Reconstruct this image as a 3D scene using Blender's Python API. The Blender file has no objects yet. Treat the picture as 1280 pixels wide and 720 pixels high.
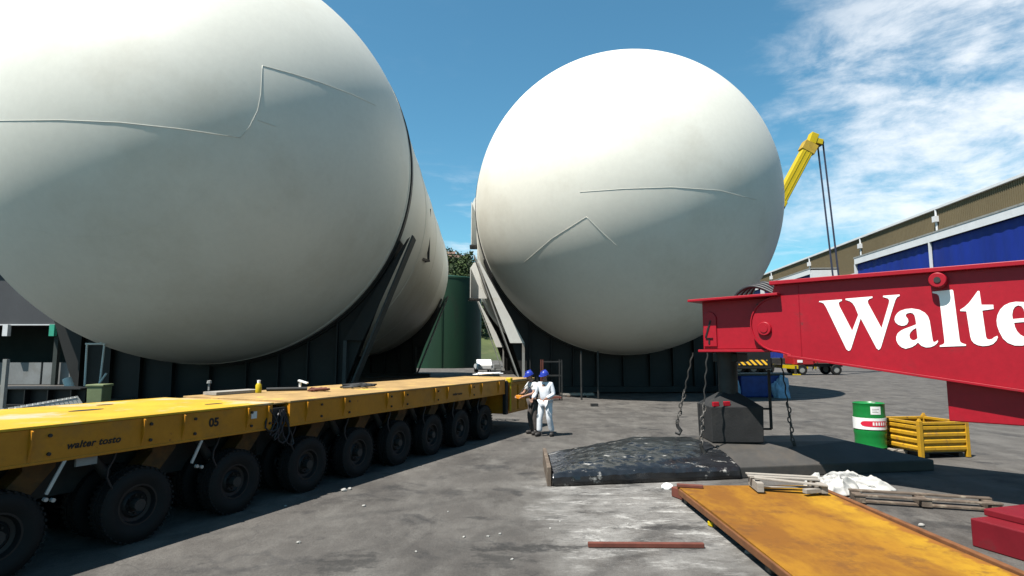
import bpy, bmesh, math, random
from mathutils import Vector, Matrix, noise as mnoise
R_ = math.radians
random.seed(7)
SC = bpy.context.scene
COL = SC.collection

# ------------------------------------------------------------------ camera
F = 740.0                       # focal length in pixels of a 1280 px wide frame
PITCH = math.atan(80.0/F)
CH = 2.26
cam_d = bpy.data.cameras.new('camera')
cam_d.sensor_width = 36.0
cam_d.lens = 36.0*F/1280.0
cam_d.clip_start = 0.05
cam_d.clip_end = 6000.0
cam = bpy.data.objects.new('camera', cam_d)
COL.objects.link(cam)
cam.location = (0, 0, CH)
cam.rotation_euler = (math.pi/2 + PITCH, 0, 0)
SC.camera = cam

# ------------------------------------------------------------------ light
SX, SY = 0.41, 0.345             # drift of a shadow per metre of height
sun_dir = Vector((-SX, -SY, 1.0)).normalized()
sun_el = math.asin(sun_dir.z)
sun_rot = math.atan2(sun_dir.x, sun_dir.y)
sd = bpy.data.lights.new('sun', 'SUN')
sd.energy = 5.0
sd.angle = R_(0.5)
sd.color = (1.0, 0.955, 0.885)
sun = bpy.data.objects.new('sun', sd)
COL.objects.link(sun)
sun.rotation_euler = (-sun_dir).to_track_quat('-Z', 'Y').to_euler()

SC.view_settings.view_transform = 'Standard'
SC.view_settings.look = 'None'
SC.view_settings.gamma = 1.0
SC.view_settings.use_curve_mapping = False
SC.view_settings.exposure = 1.25

W = bpy.data.worlds.new('World')
SC.world = W
W.use_nodes = True
nt = W.node_tree
N, Lk = nt.nodes, nt.links
N.clear()
out = N.new('ShaderNodeOutputWorld')
bg = N.new('ShaderNodeBackground')
bg.inputs['Strength'].default_value = 0.0565
sky = N.new('ShaderNodeTexSky')
sky.sky_type = 'NISHITA'
sky.sun_disc = False
sky.sun_elevation = sun_el
sky.sun_rotation = sun_rot
sky.altitude = 0
sky.air_density = 1.0
sky.dust_density = 0.6
sky.ozone_density = 2.0
tc = N.new('ShaderNodeTexCoord')
def wmath(op, a, b=None, c=None, clamp=False):
    n = N.new('ShaderNodeMath'); n.operation = op; n.use_clamp = clamp
    for i, v in enumerate((a, b, c)):
        if v is None: continue
        if isinstance(v, (int, float)): n.inputs[i].default_value = v
        else: Lk.new(v, n.inputs[i])
    return n.outputs[0]
def wsmooth(v, a, b):
    n = N.new('ShaderNodeMapRange'); n.interpolation_type = 'SMOOTHSTEP'
    n.inputs['From Min'].default_value = a; n.inputs['From Max'].default_value = b
    Lk.new(v, n.inputs['Value'])
    return n.outputs['Result']
def wdot(vec):
    n = N.new('ShaderNodeVectorMath'); n.operation = 'DOT_PRODUCT'
    Lk.new(tc.outputs['Generated'], n.inputs[0]); n.inputs[1].default_value = vec
    return n.outputs['Value']
def raydir(px, py):
    u = (px-640)/F; v = (360-py)/F
    return Vector((u, math.cos(PITCH)-v*math.sin(PITCH), math.sin(PITCH)+v*math.cos(PITCH)))
def wnoise(scale, detail, rough, stretch=(1, 1, 1), dist=0.0, off=(0, 0, 0)):
    mp = N.new('ShaderNodeMapping'); Lk.new(tc.outputs['Generated'], mp.inputs['Vector'])
    mp.inputs['Scale'].default_value = stretch
    mp.inputs['Location'].default_value = off
    n = N.new('ShaderNodeTexNoise'); n.inputs['Scale'].default_value = scale
    n.inputs['Detail'].default_value = detail; n.inputs['Roughness'].default_value = rough
    n.inputs['Distortion'].default_value = dist
    Lk.new(mp.outputs['Vector'], n.inputs['Vector'])
    return n.outputs['Fac']
# a bank of broken fair-weather cloud east of the yard, thin streaks elsewhere
bank = wsmooth(wdot(raydir(1330, 170).normalized()), 0.90, 0.995)
puff = wnoise(5.5, 9, 0.62, (1, 1, 2.4), 0.35, (0.4, 1.7, 0.2))
fine = wnoise(17, 8, 0.65, (1, 1, 2.0), 0.2, (3.1, 0.3, 0))
mixn = wmath('ADD', wmath('MULTIPLY', puff, 0.72), wmath('MULTIPLY', fine, 0.28))
cl = wsmooth(wmath('ADD', mixn, wmath('MULTIPLY', bank, 0.21)), 0.535, 0.80)
cl = wmath('MULTIPLY', cl, wmath('ADD', wmath('MULTIPLY', bank, 0.80), 0.03))
sepz = N.new('ShaderNodeSeparateXYZ'); Lk.new(tc.outputs['Generated'], sepz.inputs[0])
low = wmath('SUBTRACT', 1.0, wsmooth(sepz.outputs['Z'], 0.10, 0.36))
streak = wsmooth(wnoise(7, 7, 0.6, (1, 1, 5.0), 0.3, (1.3, 0.2, 0.6)), 0.50, 0.78)
cl = wmath('MAXIMUM', cl, wmath('MULTIPLY', wmath('MULTIPLY', streak, low), 0.75))
hs = N.new('ShaderNodeHueSaturation')
hs.inputs['Saturation'].default_value = 1.0
hs.inputs['Hue'].default_value = 0.5
hs.inputs['Value'].default_value = 1.0
Lk.new(sky.outputs['Color'], hs.inputs['Color'])
mx = N.new('ShaderNodeMix'); mx.data_type = 'RGBA'
Lk.new(cl, mx.inputs['Factor'])
tint = N.new('ShaderNodeMix'); tint.data_type = 'RGBA'; tint.blend_type = 'MULTIPLY'; tint.inputs['Factor'].default_value = 1
Lk.new(hs.outputs['Color'], tint.inputs['A']); tint.inputs['B'].default_value = (.66, 1.19, 1.17, 1)
Lk.new(tint.outputs['Result'], mx.inputs['A'])
mx.inputs['B'].default_value = (8.6, 8.8, 9.0, 1)
Lk.new(mx.outputs['Result'], bg.inputs['Color'])
Lk.new(bg.outputs['Background'], out.inputs['Surface'])

# ------------------------------------------------------------------ helpers
def gp(px, py, z=0.0):
    """point at height z seen at that place of the 1280 x 720 photograph"""
    d = raydir(px, py)
    t = (z-CH)/d.z
    return Vector((d.x*t, d.y*t, z))

class MB:
    def __init__(s): s.v = []; s.f = []
    def add(s, vs, fs, mtx=None):
        o = len(s.v)
        for p in vs:
            p = Vector(p)
            s.v.append(mtx @ p if mtx else p)
        s.f += [[i+o for i in f] for f in fs]
        return s
    def box(s, c, d, rot=None, taper=(1, 1)):
        x, y, z = d[0]/2, d[1]/2, d[2]/2
        tx, ty = taper
        vs = [(-x, -y, -z), (x, -y, -z), (x, y, -z), (-x, y, -z), (-x*tx, -y*ty, z), (x*tx, -y*ty, z), (x*tx, y*ty, z), (-x*tx, y*ty, z)]
        fs = [(0, 3, 2, 1), (4, 5, 6, 7), (0, 1, 5, 4), (1, 2, 6, 5), (2, 3, 7, 6), (3, 0, 4, 7)]
        m = Matrix.Translation(c)
        if rot is not None:
            m = m @ (rot.to_4x4() if isinstance(rot, Matrix) else Matrix.Rotation(rot, 4, 'Z'))
        return s.add(vs, fs, m)
    def bar(s, p0, p1, w, h, up=(0, 0, 1)):
        p0, p1 = Vector(p0), Vector(p1)
        d = p1-p0; L = d.length; x = d.normalized()
        up = Vector(up)
        if abs(x.dot(up)) > .98: up = Vector((1, 0, 0)) if abs(x.x) < .9 else Vector((0, 1, 0))
        y = up.cross(x).normalized(); z = x.cross(y)
        m = Matrix((x, y, z)).transposed()
        return s.box((p0+p1)/2, (L, w, h), m)
    def tube(s, pts, r, n=8, caps=True):
        pts = [Vector(p) for p in pts]
        rs = r if isinstance(r, (list, tuple)) else [r]*len(pts)
        o = len(s.v); ref = None
        for i, p in enumerate(pts):
            t = (pts[min(i+1, len(pts)-1)]-pts[max(i-1, 0)]).normalized()
            if ref is None:
                ref = Vector((0, 0, 1)) if abs(t.z) < .9 else Vector((1, 0, 0))
            a = (ref-t*ref.dot(t)).normalized(); ref = a; b = t.cross(a)
            for k in range(n):
                q = 2*math.pi*k/n
                s.v.append(p+(a*math.cos(q)+b*math.sin(q))*rs[i])
        for i in range(len(pts)-1):
            for k in range(n):
                k2 = (k+1) % n
                s.f.append([o+i*n+k, o+i*n+k2, o+(i+1)*n+k2, o+(i+1)*n+k])
        if caps:
            s.f.append([o+k for k in range(n)][::-1]); s.f.append([o+(len(pts)-1)*n+k for k in range(n)])
        return s
    def lathe(s, prof, n=24, m=None, closed=False):
        """profile of (r, z) turned round local Z"""
        vs = []; fs = []
        for r, z in prof:
            for k in range(n):
                q = 2*math.pi*k/n
                vs.append((r*math.cos(q), r*math.sin(q), z))
        P = len(prof)
        for i in range(P-1 + (1 if closed else 0)):
            j = (i+1) % P
            for k in range(n):
                k2 = (k+1) % n
                fs.append((i*n+k, i*n+k2, j*n+k2, j*n+k))
        if not closed:
            if prof[0][0] > 1e-5: fs.append(tuple(range(n))[::-1])
            if prof[-1][0] > 1e-5: fs.append(tuple((P-1)*n+k for k in range(n)))
        return s.add(vs, fs, m)
    def prism(s, poly, fn, t0, t1):
        """polygon (a, b) pushed from t0 to t1; fn(a, b, t) -> point"""
        n = len(poly)
        vs = [fn(a, b, t0) for a, b in poly]+[fn(a, b, t1) for a, b in poly]
        fs = [tuple(range(n))[::-1], tuple(range(n, 2*n))]
        fs += [(i, (i+1) % n, n+(i+1) % n, n+i) for i in range(n)]
        return s.add(vs, fs)
    def build(s, name, m, parent=None, smooth=None, bevel=0, loc=None, rotz=0):
        me = bpy.data.meshes.new(name)
        me.from_pydata([tuple(p) for p in s.v], [], s.f)
        bm = bmesh.new(); bm.from_mesh(me)
        if smooth is not None: bmesh.ops.remove_doubles(bm, verts=bm.verts, dist=1e-5)
        bmesh.ops.recalc_face_normals(bm, faces=bm.faces)
        bm.to_mesh(me); bm.free()
        return link(name, me, m, parent, smooth, bevel, loc, rotz)

def link(name, me, m, parent=None, smooth=None, bevel=0, loc=None, rotz=0):
    if m is not None and not me.materials: me.materials.append(m)
    if smooth is not None:
        me.shade_smooth()
        if smooth < 179: me.set_sharp_from_angle(angle=R_(smooth))
    o = bpy.data.objects.new(name, me); COL.objects.link(o)
    if parent: o.parent = parent
    if loc is not None: o.location = loc
    o.rotation_euler[2] = rotz
    if bevel:
        b = o.modifiers.new('bevel', 'BEVEL'); b.width = bevel; b.segments = 2; b.limit_method = 'ANGLE'
        b.angle_limit = R_(40); b.harden_normals = False
    return o
def tag(o, label=None, cat=None, group=None, kind=None):
    if label: o['label'] = label
    if cat: o['category'] = cat
    if group: o['group'] = group
    if kind: o['kind'] = kind
    return o
def thing(name, label, cat, loc=(0, 0, 0), rotz=0, group=None):
    o = bpy.data.objects.new(name, None); COL.objects.link(o)
    o.location = loc; o.rotation_euler = (0, 0, rotz); o.empty_display_size = .3
    return tag(o, label, cat, group)
def kids(o): return [c for c in bpy.data.objects if c.parent == o]
def dup(o, parent=None, loc=None, rotz=None, label=None):
    c = o.copy(); COL.objects.link(c)
    if parent: c.parent = parent
    if loc is not None: c.location = loc
    if rotz is not None: c.rotation_euler = (0, 0, rotz)
    if label: c['label'] = label
    for ch in kids(o):
        if ch.name != c.name: dup(ch, c)
    return c

MATS = {}
def M(name, col, rough=.6, metal=0.0, var=.18, scale=2.0, dirt=None, dthr=(.55, .7), dscale=1.5, damt=.8, bump=0.0, bscale=20, stretch=(1, 1, 1), spec=.28, coat=0, fine=.06, chips=None):
    col = tuple(.78*c for c in col)
    if dirt: dirt = tuple(.78*c for c in dirt)
    m = bpy.data.materials.new(name); m.use_nodes = True
    t = m.node_tree; n, l = t.nodes, t.links
    b = n['Principled BSDF']
    b.inputs['Roughness'].default_value = rough; b.inputs['Metallic'].default_value = metal
    b.inputs['Specular IOR Level'].default_value = spec
    if coat: b.inputs['Coat Weight'].default_value = coat; b.inputs['Coat Roughness'].default_value = .12
    co = n.new('ShaderNodeTexCoord'); mp = n.new('ShaderNodeMapping')
    mp.inputs['Scale'].default_value = stretch
    l.new(co.outputs['Object'], mp.inputs['Vector'])
    def nz(sc, det=6, ro=.6):
        q = n.new('ShaderNodeTexNoise'); q.inputs['Scale'].default_value = sc; q.inputs['Detail'].default_value = det
        q.inputs['Roughness'].default_value = ro; l.new(mp.outputs['Vector'], q.inputs['Vector']); return q.outputs['Fac']
    def rng(v, a, b_, lo=0., hi=1.):
        q = n.new('ShaderNodeMapRange'); l.new(v, q.inputs['Value'])
        for k, x in (('From Min', a), ('From Max', b_), ('To Min', lo), ('To Max', hi)): q.inputs[k].default_value = x
        return q.outputs['Result']
    def mix(f, a, b_, mode='MIX'):
        q = n.new('ShaderNodeMix'); q.data_type = 'RGBA'; q.blend_type = mode
        for k, x in (('Factor', f), ('A', a), ('B', b_)):
            if isinstance(x, (tuple, list)): q.inputs[k].default_value = (*x[:3], 1)
            elif isinstance(x, (int, float)): q.inputs[k].default_value = x
            else: l.new(x, q.inputs[k])
        return q.outputs['Result']
    lo = tuple(c*(1-var) for c in col); hi = tuple(min(1, c*(1+var)) for c in col)
    c = mix(rng(nz(scale), .32, .68), lo, hi)
    if fine:
        c = mix(1.0, c, mix(rng(nz(scale*14, 4, .7), .3, .7), (1-fine,)*3, (1+fine,)*3), 'MULTIPLY')
    if dirt is not None:
        d = rng(nz(dscale, 9, .68), dthr[0], dthr[1], 0, damt)
        c = mix(d, c, dirt)
        r = rng(d, 0, 1, rough, min(1, rough+.25)); l.new(r, b.inputs['Roughness'])
    if chips:
        c = mix(rng(nz(chips[2], 8, .78), chips[1], chips[1]+.03, 0, chips[3]), c, chips[0])
    l.new(c, b.inputs['Base Color'])
    if bump:
        bp = n.new('ShaderNodeBump'); bp.inputs['Strength'].default_value = bump; bp.inputs['Distance'].default_value = .02
        l.new(nz(bscale, 6, .65), bp.inputs['Height']); l.new(bp.outputs['Normal'], b.inputs['Normal'])
    MATS[name] = m
    return m

m_tank = M('tank_paint', (.66, .645, .575), .5, var=.035, scale=.35, dirt=(.36, .31, .22), dthr=(.50, .8), dscale=.14, damt=.5, spec=.3, fine=.03, bump=.05, bscale=1.2)
m_seam = M('seam_paint', (.66, .645, .58), .5, var=.05)
m_saddle = M('saddle_steel', (.015, .0148, .014), .6, var=.2, scale=1.2, dirt=(.03, .022, .017), dscale=.7, damt=.6)  # near-black albedo puts the shade under the tanks into the colour
m_sadl = M('saddle_grey', (.05, .053, .053), .6, var=.2, scale=1.2)  # darker than the centre tank's grey flanges, standing in for shade
m_white = M('white_paint', (0.6080, 0.6080, 0.5760), .5, var=.06, dirt=(.4, .37, .3), dscale=2, damt=.6)
m_grey = M('grey_paint', (0.2312, 0.2312, 0.2176), .55, var=.15, dirt=(.16, .13, .1))
m_yel = M('trailer_yellow', (.46, .185, .010), .48, var=.12, scale=1.5, dirt=(.20, .11, .035), dthr=(.52, .72), dscale=1.8, damt=.6, chips=((.07, .03, .012), .62, 4.5, .75))
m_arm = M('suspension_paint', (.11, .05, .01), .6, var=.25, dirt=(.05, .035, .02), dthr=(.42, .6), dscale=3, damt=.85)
m_deck = M('deck_plate', (.50, .295, .018), .6, var=.15, scale=1.4, dirt=(.40, .34, .25), dthr=(.49, .60), dscale=1.0, damt=.85, chips=((.10, .05, .02), .62, 3.0, .7))
m_deck2 = M('dusty_deck_plate', (.34, .215, .085), .75, var=.22, scale=1.6, dirt=(.62, .40, .05), dthr=(.56, .66), dscale=1.6, damt=.7, chips=((.08, .05, .03), .61, 3.0, .7))
m_rub = M('tyre_rubber', (.007, .0068, .0066), .8, var=.25, scale=6, dirt=(.016, .015, .014), dscale=5, damt=.5)
m_dark = M('dark_steel', (.026, .0255, .0245), .55, var=.3, scale=4, dirt=(.05, .037, .026), dscale=3, damt=.5)
m_black = M('black_paint', (.012, .012, .012), .5, var=.2)
m_hub = M('hub_steel', (.45, .44, .42), .45, .3, var=.2, scale=6)
m_dchain = M('dirty_chain', (.07, .065, .06), .6, .2, var=.4, scale=9, dirt=(.2, .17, .14), dscale=8)
m_hose = M('hydraulic_hose', (.02, .02, .022), .45, var=.2)
m_red = M('crane_red', (.30, .006, .016), .42, var=.08, scale=.8, dirt=(.15, .012, .016), dthr=(.56, .75), dscale=1.6, damt=.6, spec=.25, fine=.08, chips=((.10, .02, .02), .635, 3.2, .7))
m_redblk = M('ballast_red', (.15, .007, .013), .5, var=.15, dirt=(.08, .015, .015), dscale=2)
m_letter = M('letter_white', (.86, .85, .82), .5, var=.02, fine=.02)
m_conc = M('foot_block', (.018, .018, .0185), .8, var=.2, scale=3, dirt=(.05, .047, .042), dscale=2.5, damt=.4, bump=.3, bscale=25)
m_mat = M('mat_steel', (.05, .047, .044), .62, var=.2, scale=1.4, dirt=(.085, .07, .055), dthr=(.5, .7), dscale=1.2, damt=.7, bump=.15, bscale=12)
m_plastic = M('black_sheet', (.014, .0155, .018), .22, var=.4, scale=4, dirt=(.45, .43, .40), dthr=(.595, .66), dscale=3.6, damt=.75, spec=.55, stretch=(.8, 2.2, 1))
m_green = M('drum_green', (.008, .17, .035), .35, var=.06, dirt=(.02, .1, .03), dscale=5, damt=.4)
m_label = M('drum_white', (.78, .78, .77), .45, var=.04)
m_lred = M('drum_red', (.60, .02, .05), .4, var=.05)
m_crate = M('crate_yellow', (0.4488, 0.2448, 0.0136), .5, var=.14, scale=4, dirt=(.22, .11, .05), dthr=(.54, .68), dscale=5, damt=.7, chips=((.10, .045, .02), .60, 9, .8))
m_rust = M('rusty_plate', (.55, .30, .03), .7, var=.2, scale=1.2, dirt=(.33, .135, .03), dthr=(.40, .60), dscale=.9, damt=.9, bump=.12, bscale=14)
m_brust = M('brown_rust', (.15, .06, .022), .8, var=.3, scale=4, dirt=(.07, .035, .018), dscale=4, bump=.2)
m_redrust = M('red_oxide', (.12, .036, .024), .75, var=.2, scale=5, dirt=(.12, .06, .04), dscale=6)
m_wood = M('grey_wood', (0.2856, 0.2584, 0.2244), .8, var=.2, scale=6, dirt=(.2, .16, .12), dscale=6, stretch=(1, 6, 6), bump=.2, bscale=30)
m_dwood = M('dark_wood', (0.1088, 0.0816, 0.0612), .85, var=.3, scale=6, dirt=(.3, .26, .2), dscale=6, bump=.2, bscale=30)
m_cloth = M('white_cloth', (.40, .39, .37), .85, var=.05, dirt=(.55, .52, .46), dscale=4, damt=.5, bump=.25, bscale=30)
m_gcloth = M('green_cloth', (.03, .14, .10), .85, var=.2, bump=.3, bscale=30)
m_wall = M('khaki_cladding', (0.1360, 0.1054, 0.0578), .75, var=.08, scale=.12, dirt=(.15, .12, .07), dscale=.15, damt=.5)
m_trim = M('white_trim', (0.5760, 0.5840, 0.5920), .6, var=.06, scale=.4, dirt=(.5, .5, .5), dscale=.6, damt=.5)
m_blue = M('blue_curtain', (.005, .019, .19), .55, var=.2, scale=.2, stretch=(1, 1, .3))
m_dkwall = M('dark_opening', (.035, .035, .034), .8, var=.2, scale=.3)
m_cy = M('crane_yellow', (0.4896, 0.3536, 0.0068), .45, var=.08, dirt=(.4, .27, .03), dscale=1, damt=.5)
m_rope = M('wire_rope', (.03, .035, .06), .5, var=.1)
m_truckred = M('truck_red', (0.3400, 0.0136, 0.0170), .35, var=.05, coat=.4)
m_glass = M('dark_glass', (.03, .035, .04), .08, var=.1, spec=.8)
m_bluetarp = M('blue_tarpaulin', (0.0102, 0.0306, 0.1496), .5, var=.2, scale=3, bump=.5, bscale=5)
m_lblue = M('pale_blue_bag', (0.1904, 0.3060, 0.4216), .6, var=.2, scale=4, bump=.4, bscale=8)
m_gtank = M('green_tank_paint', (0.006, 0.032, 0.014), .55, var=.2, scale=.25, dirt=(.012, .025, .013), dscale=.4, stretch=(1, 1, .25))
m_shed = M('shed_cladding', (0.0510, 0.0530, 0.0578), .7, var=.12, scale=.4)  # albedo darkened to carry the shadow on the shed front
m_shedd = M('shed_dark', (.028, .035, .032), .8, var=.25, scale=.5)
m_panel = M('grey_panel', (0.1768, 0.1836, 0.1836), .7, var=.15, scale=.6, dirt=(.15, .15, .14), dscale=.8)
m_olive = M('olive_plastic', (.14, .17, .085), .6, var=.15)
m_lgreen = M('lamp_green', (.04, .30, .20), .5, var=.1)
m_leaf = M('foliage', (0.0408, 0.0646, 0.0150), .75, var=.45, scale=.35, fine=.2)
m_leaf2 = M('dark_foliage', (0.0238, 0.0408, 0.0122), .75, var=.4, scale=.35, fine=.2)
m_bark = M('bark', (.08, .06, .045), .9, var=.2)
m_hill = M('hillside', (0.0510, 0.0646, 0.0204), .9, var=.4, scale=.06, dirt=(.16, .14, .07), dscale=.05, damt=.6)
m_hwall = M('house_wall', (.40, .37, .32), .8, var=.06)
m_roof = M('roof_tile', (.16, .10, .075), .8, var=.2)
m_skin = M('skin', (0.3060, 0.1632, 0.1122), .55, var=.06)
m_helm = M('helmet_blue', (.02, .04, .30), .35, var=.04)
m_cover = M('white_coverall', (0.5920, 0.6080, 0.6400), .8, var=.06, scale=5, bump=.25, bscale=12)
m_shirt = M('white_shirt', (0.5600, 0.5600, 0.5520), .8, var=.06, scale=6)
m_vest = M('navy_vest', (.022, .026, .055), .8, var=.2, scale=8)
m_trous = M('brown_trousers', (0.0680, 0.0578, 0.0544), .85, var=.3, scale=7)
m_shoe = M('work_shoes', (.03, .027, .025), .6, var=.2)
m_orange = M('orange_plastic', (.55, .20, .02), .5, var=.1)
m_carw = M('car_white', (.78, .79, .79), .3, var=.02, coat=.5)
m_debris = M('pale_debris', (.30, .29, .27), .8, var=.2, scale=20)

def hazard_mat():
    m = bpy.data.materials.new('hazard_stripes'); m.use_nodes = True
    n, l = m.node_tree.nodes, m.node_tree.links
    co = n.new('ShaderNodeTexCoord'); w = n.new('ShaderNodeTexWave')
    w.bands_direction = 'DIAGONAL'; w.inputs['Scale'].default_value = 1.1
    r = n.new('ShaderNodeValToRGB'); r.color_ramp.interpolation = 'CONSTANT'
    r.color_ramp.elements[0].color = (.015, .015, .015, 1); r.color_ramp.elements[1].color = (.75, .42, .02, 1); r.color_ramp.elements[1].position = .5
    l.new(co.outputs['Object'], w.inputs['Vector']); l.new(w.outputs['Fac'], r.inputs['Fac'])
    l.new(r.outputs['Color'], n['Principled BSDF'].inputs['Base Color'])
    return m
m_haz = hazard_mat()

# ------------------------------------------------------------------ ground
def ground_mat():
    m = bpy.data.materials.new('yard_asphalt'); m.use_nodes = True
    t = m.node_tree; n, l = t.nodes, t.links
    b = n['Principled BSDF']; b.inputs['Roughness'].default_value = .85; b.inputs['Specular IOR Level'].default_value = .25
    co = n.new('ShaderNodeTexCoord')
    def nz(sc, det=8, ro=.62, st=(1, 1, 1), rot=0., dist=0., loc=(0, 0, 0)):
        mp = n.new('ShaderNodeMapping'); mp.inputs['Scale'].default_value = st; mp.inputs['Rotation'].default_value = (0, 0, rot)
        mp.inputs['Location'].default_value = loc
        l.new(co.outputs['Object'], mp.inputs['Vector'])
        q = n.new('ShaderNodeTexNoise'); q.inputs['Scale'].default_value = sc; q.inputs['Detail'].default_value = det
        q.inputs['Roughness'].default_value = ro; q.inputs['Distortion'].default_value = dist
        l.new(mp.outputs['Vector'], q.inputs['Vector']); return q.outputs['Fac']
    def rng(v, a, b_, lo=0., hi=1., sm=False):
        q = n.new('ShaderNodeMapRange'); l.new(v, q.inputs['Value'])
        if sm: q.interpolation_type = 'SMOOTHSTEP'
        for k, x in (('From Min', a), ('From Max', b_), ('To Min', lo), ('To Max', hi)): q.inputs[k].default_value = x
        return q.outputs['Result']
    def mix(f, a, b_, mode='MIX'):
        q = n.new('ShaderNodeMix'); q.data_type = 'RGBA'; q.blend_type = mode
        for k, x in (('Factor', f), ('A', a), ('B', b_)):
            if isinstance(x, (tuple, list)): q.inputs[k].default_value = (*x[:3], 1)
            elif isinstance(x, (int, float)): q.inputs[k].default_value = x
            else: l.new(x, q.inputs[k])
        return q.outputs['Result']
    def mt(op, a, b_, clamp=False):
        q = n.new('ShaderNodeMath'); q.operation = op; q.use_clamp = clamp
        for i, x in enumerate((a, b_)):
            if isinstance(x, (int, float)): q.inputs[i].default_value = x
            else: l.new(x, q.inputs[i])
        return q.outputs[0]
    sep = n.new('ShaderNodeSeparateXYZ'); l.new(co.outputs['Object'], sep.inputs[0])
    X, Y = sep.outputs['X'], sep.outputs['Y']
    c = mix(rng(nz(.45, 12, .74), .33, .67), (.038, .0345, .0315), (.078, .0715, .065))
    c = mix(rng(nz(1.7, 8, .7, (1, .45, 1), .4), .46, .68, 0, .7), c, (.108, .101, .092))          # dusty lanes
    c = mix(rng(nz(1.05, 9, .65, (1, 1, 1), 0, .4, (5, 2, 0)), .55, .66, 0, .8), c, (.022, .021, .021))   # oil stains
    c = mix(rng(nz(5.5, 6, .7, (1, .6, 1), .2, 0, (2, 9, 0)), .63, .72, 0, .6), c, (.018, .017, .017))
    c = mix(1.0, c, mix(rng(nz(38, 6, .8), .32, .68), (.72, .72, .72), (1.28, 1.28, 1.28)), 'MULTIPLY')
    c = mix(rng(nz(150, 2, .6), .66, .72, 0, .55), c, (.16, .152, .142))
    # worn patch of white paint and cement in front of the mat
    wx = mt('ADD', X, rng(nz(.9, 5), 0, 1, -.9, .9)); wy = mt('ADD', Y, rng(nz(1.1, 5, loc=(7, 1, 0)), 0, 1, -.7, .7))
    mask = mt('MULTIPLY', rng(wx, .05, .9, sm=True), rng(wx, 2.7, 3.9, 1, 0, True))
    mask = mt('MULTIPLY', mask, rng(wy, 5.6, 7.6, sm=True)); mask = mt('MULTIPLY', mask, rng(wy, 10.4, 11.6, 1, 0, True))
    st = rng(nz(1.5, 12, .78, (.8, 1.3, 1), -.08, .12), .38, .60)
    c = mix(mt('MULTIPLY', mask, st), c, (.17, .163, .153))
    st2 = rng(nz(1.9, 12, .80, (.7, 1.6, 1), -.1, .15, (3, 3, 0)), .53, .66)
    c = mix(mt('MULTIPLY', mask, st2), c, (.34, .33, .312))
    st3 = rng(nz(1.3, 11, .75, (.8, 1.5, 1), 0, .15, (9, 4, 0)), .565, .66, 0, .9)
    c = mix(mt('MULTIPLY', mask, st3), c, (.03, .03, .03))
    # oil spills and scorched spots, each with its own ragged outline
    for (cx, cy, ax, ay, am) in ((.15, 7.15, .85, .20, .9), (-.15, 6.75, .45, .28, .7), (-1.75, 6.65, .45, .42, .75), (2.05, 7.95, .8, .17, .85), (1.2, 8.7, .28, .10, .7), (-2.0, 9.4, .5, .16, .55), (-.9, 9.9, .5, .3, .5), (5.4, 8.1, .9, .3, .6), (6.3, 9.6, 1.0, .35, .6), (-.5, 8.4, .25, .10, .7)):
        dx = mt('DIVIDE', mt('SUBTRACT', X, cx), ax); dy = mt('DIVIDE', mt('SUBTRACT', Y, cy), ay)
        d2 = mt('ADD', mt('MULTIPLY', dx, dx), mt('MULTIPLY', dy, dy))
        d2 = mt('ADD', d2, rng(nz(4.5, 9, .75, (.8, 1.3, 1), 0, 0, (cx*3, cy, 0)), .25, .75, -1.5, 1.9))
        c = mix(rng(d2, .1, 1.1, am*.85, 0, True), c, (.016, .0155, .0152))
    c = mix(rng(nz(28, 5, .75, (.7, 1.2, 1)), .60, .70, 0, .4), c, (.022, .021, .02))
    for (ox, oy, rad, wd, am) in ((9.0, 2.0, 9.2, .10, .45), (9.0, 2.0, 10.9, .10, .40), (-14.0, 30.0, 24.5, .12, .35), (-14.0, 30.0, 26.3, .12, .3), (3.0, 42.0, 21.0, .16, .35), (3.0, 42.0, 23.0, .16, .3)):
        dx = mt('SUBTRACT', X, ox); dy = mt('SUBTRACT', Y, oy)
        rr_ = mt('POWER', mt('ADD', mt('MULTIPLY', dx, dx), mt('MULTIPLY', dy, dy)), .5)
        dd = mt('ABSOLUTE', mt('SUBTRACT', rr_, rad), 0)
        k = mt('MULTIPLY', rng(dd, wd*.4, wd*1.5, am, 0, True), rng(nz(1.1, 8, .75, (1, 1, 1), 0, 0, (ox, oy, 0)), .38, .62))
        c = mix(k, c, (.022, .021, .02))
    # joints and cracks
    vo = n.new('ShaderNodeTexVoronoi'); vo.feature = 'DISTANCE_TO_EDGE'; vo.inputs['Scale'].default_value = .21
    dn = n.new('ShaderNodeTexNoise'); dn.inputs['Scale'].default_value = 1.3; dn.inputs['Detail'].default_value = 8
    l.new(co.outputs['Object'], dn.inputs['Vector'])
    va = n.new('ShaderNodeVectorMath'); va.operation = 'MULTIPLY_ADD'; l.new(dn.outputs['Color'], va.inputs[0]); va.inputs[1].default_value = (1.6, 1.6, 0); l.new(co.outputs['Object'], va.inputs[2])
    l.new(va.outputs[0], vo.inputs['Vector'])
    c = mix(rng(vo.outputs['Distance'], 0.0, .004, .45, 0), c, (.03, .029, .029))
    l.new(c, b.inputs['Base Color'])
    bp = n.new('ShaderNodeBump'); bp.inputs['Strength'].default_value = .6; bp.inputs['Distance'].default_value = .02
    hh = mt('ADD', nz(42, 6, .8), mt('MULTIPLY', nz(4, 6), 2.0)); l.new(hh, bp.inputs['Height']); l.new(bp.outputs['Normal'], b.inputs['Normal'])
    return m
g = MB(); g.add([(-3000, -400, 0), (3000, -400, 0), (3000, 5000, 0), (-3000, 5000, 0)], [(0, 1, 2, 3)])
tag(g.build('ground', ground_mat()), kind='structure')

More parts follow.
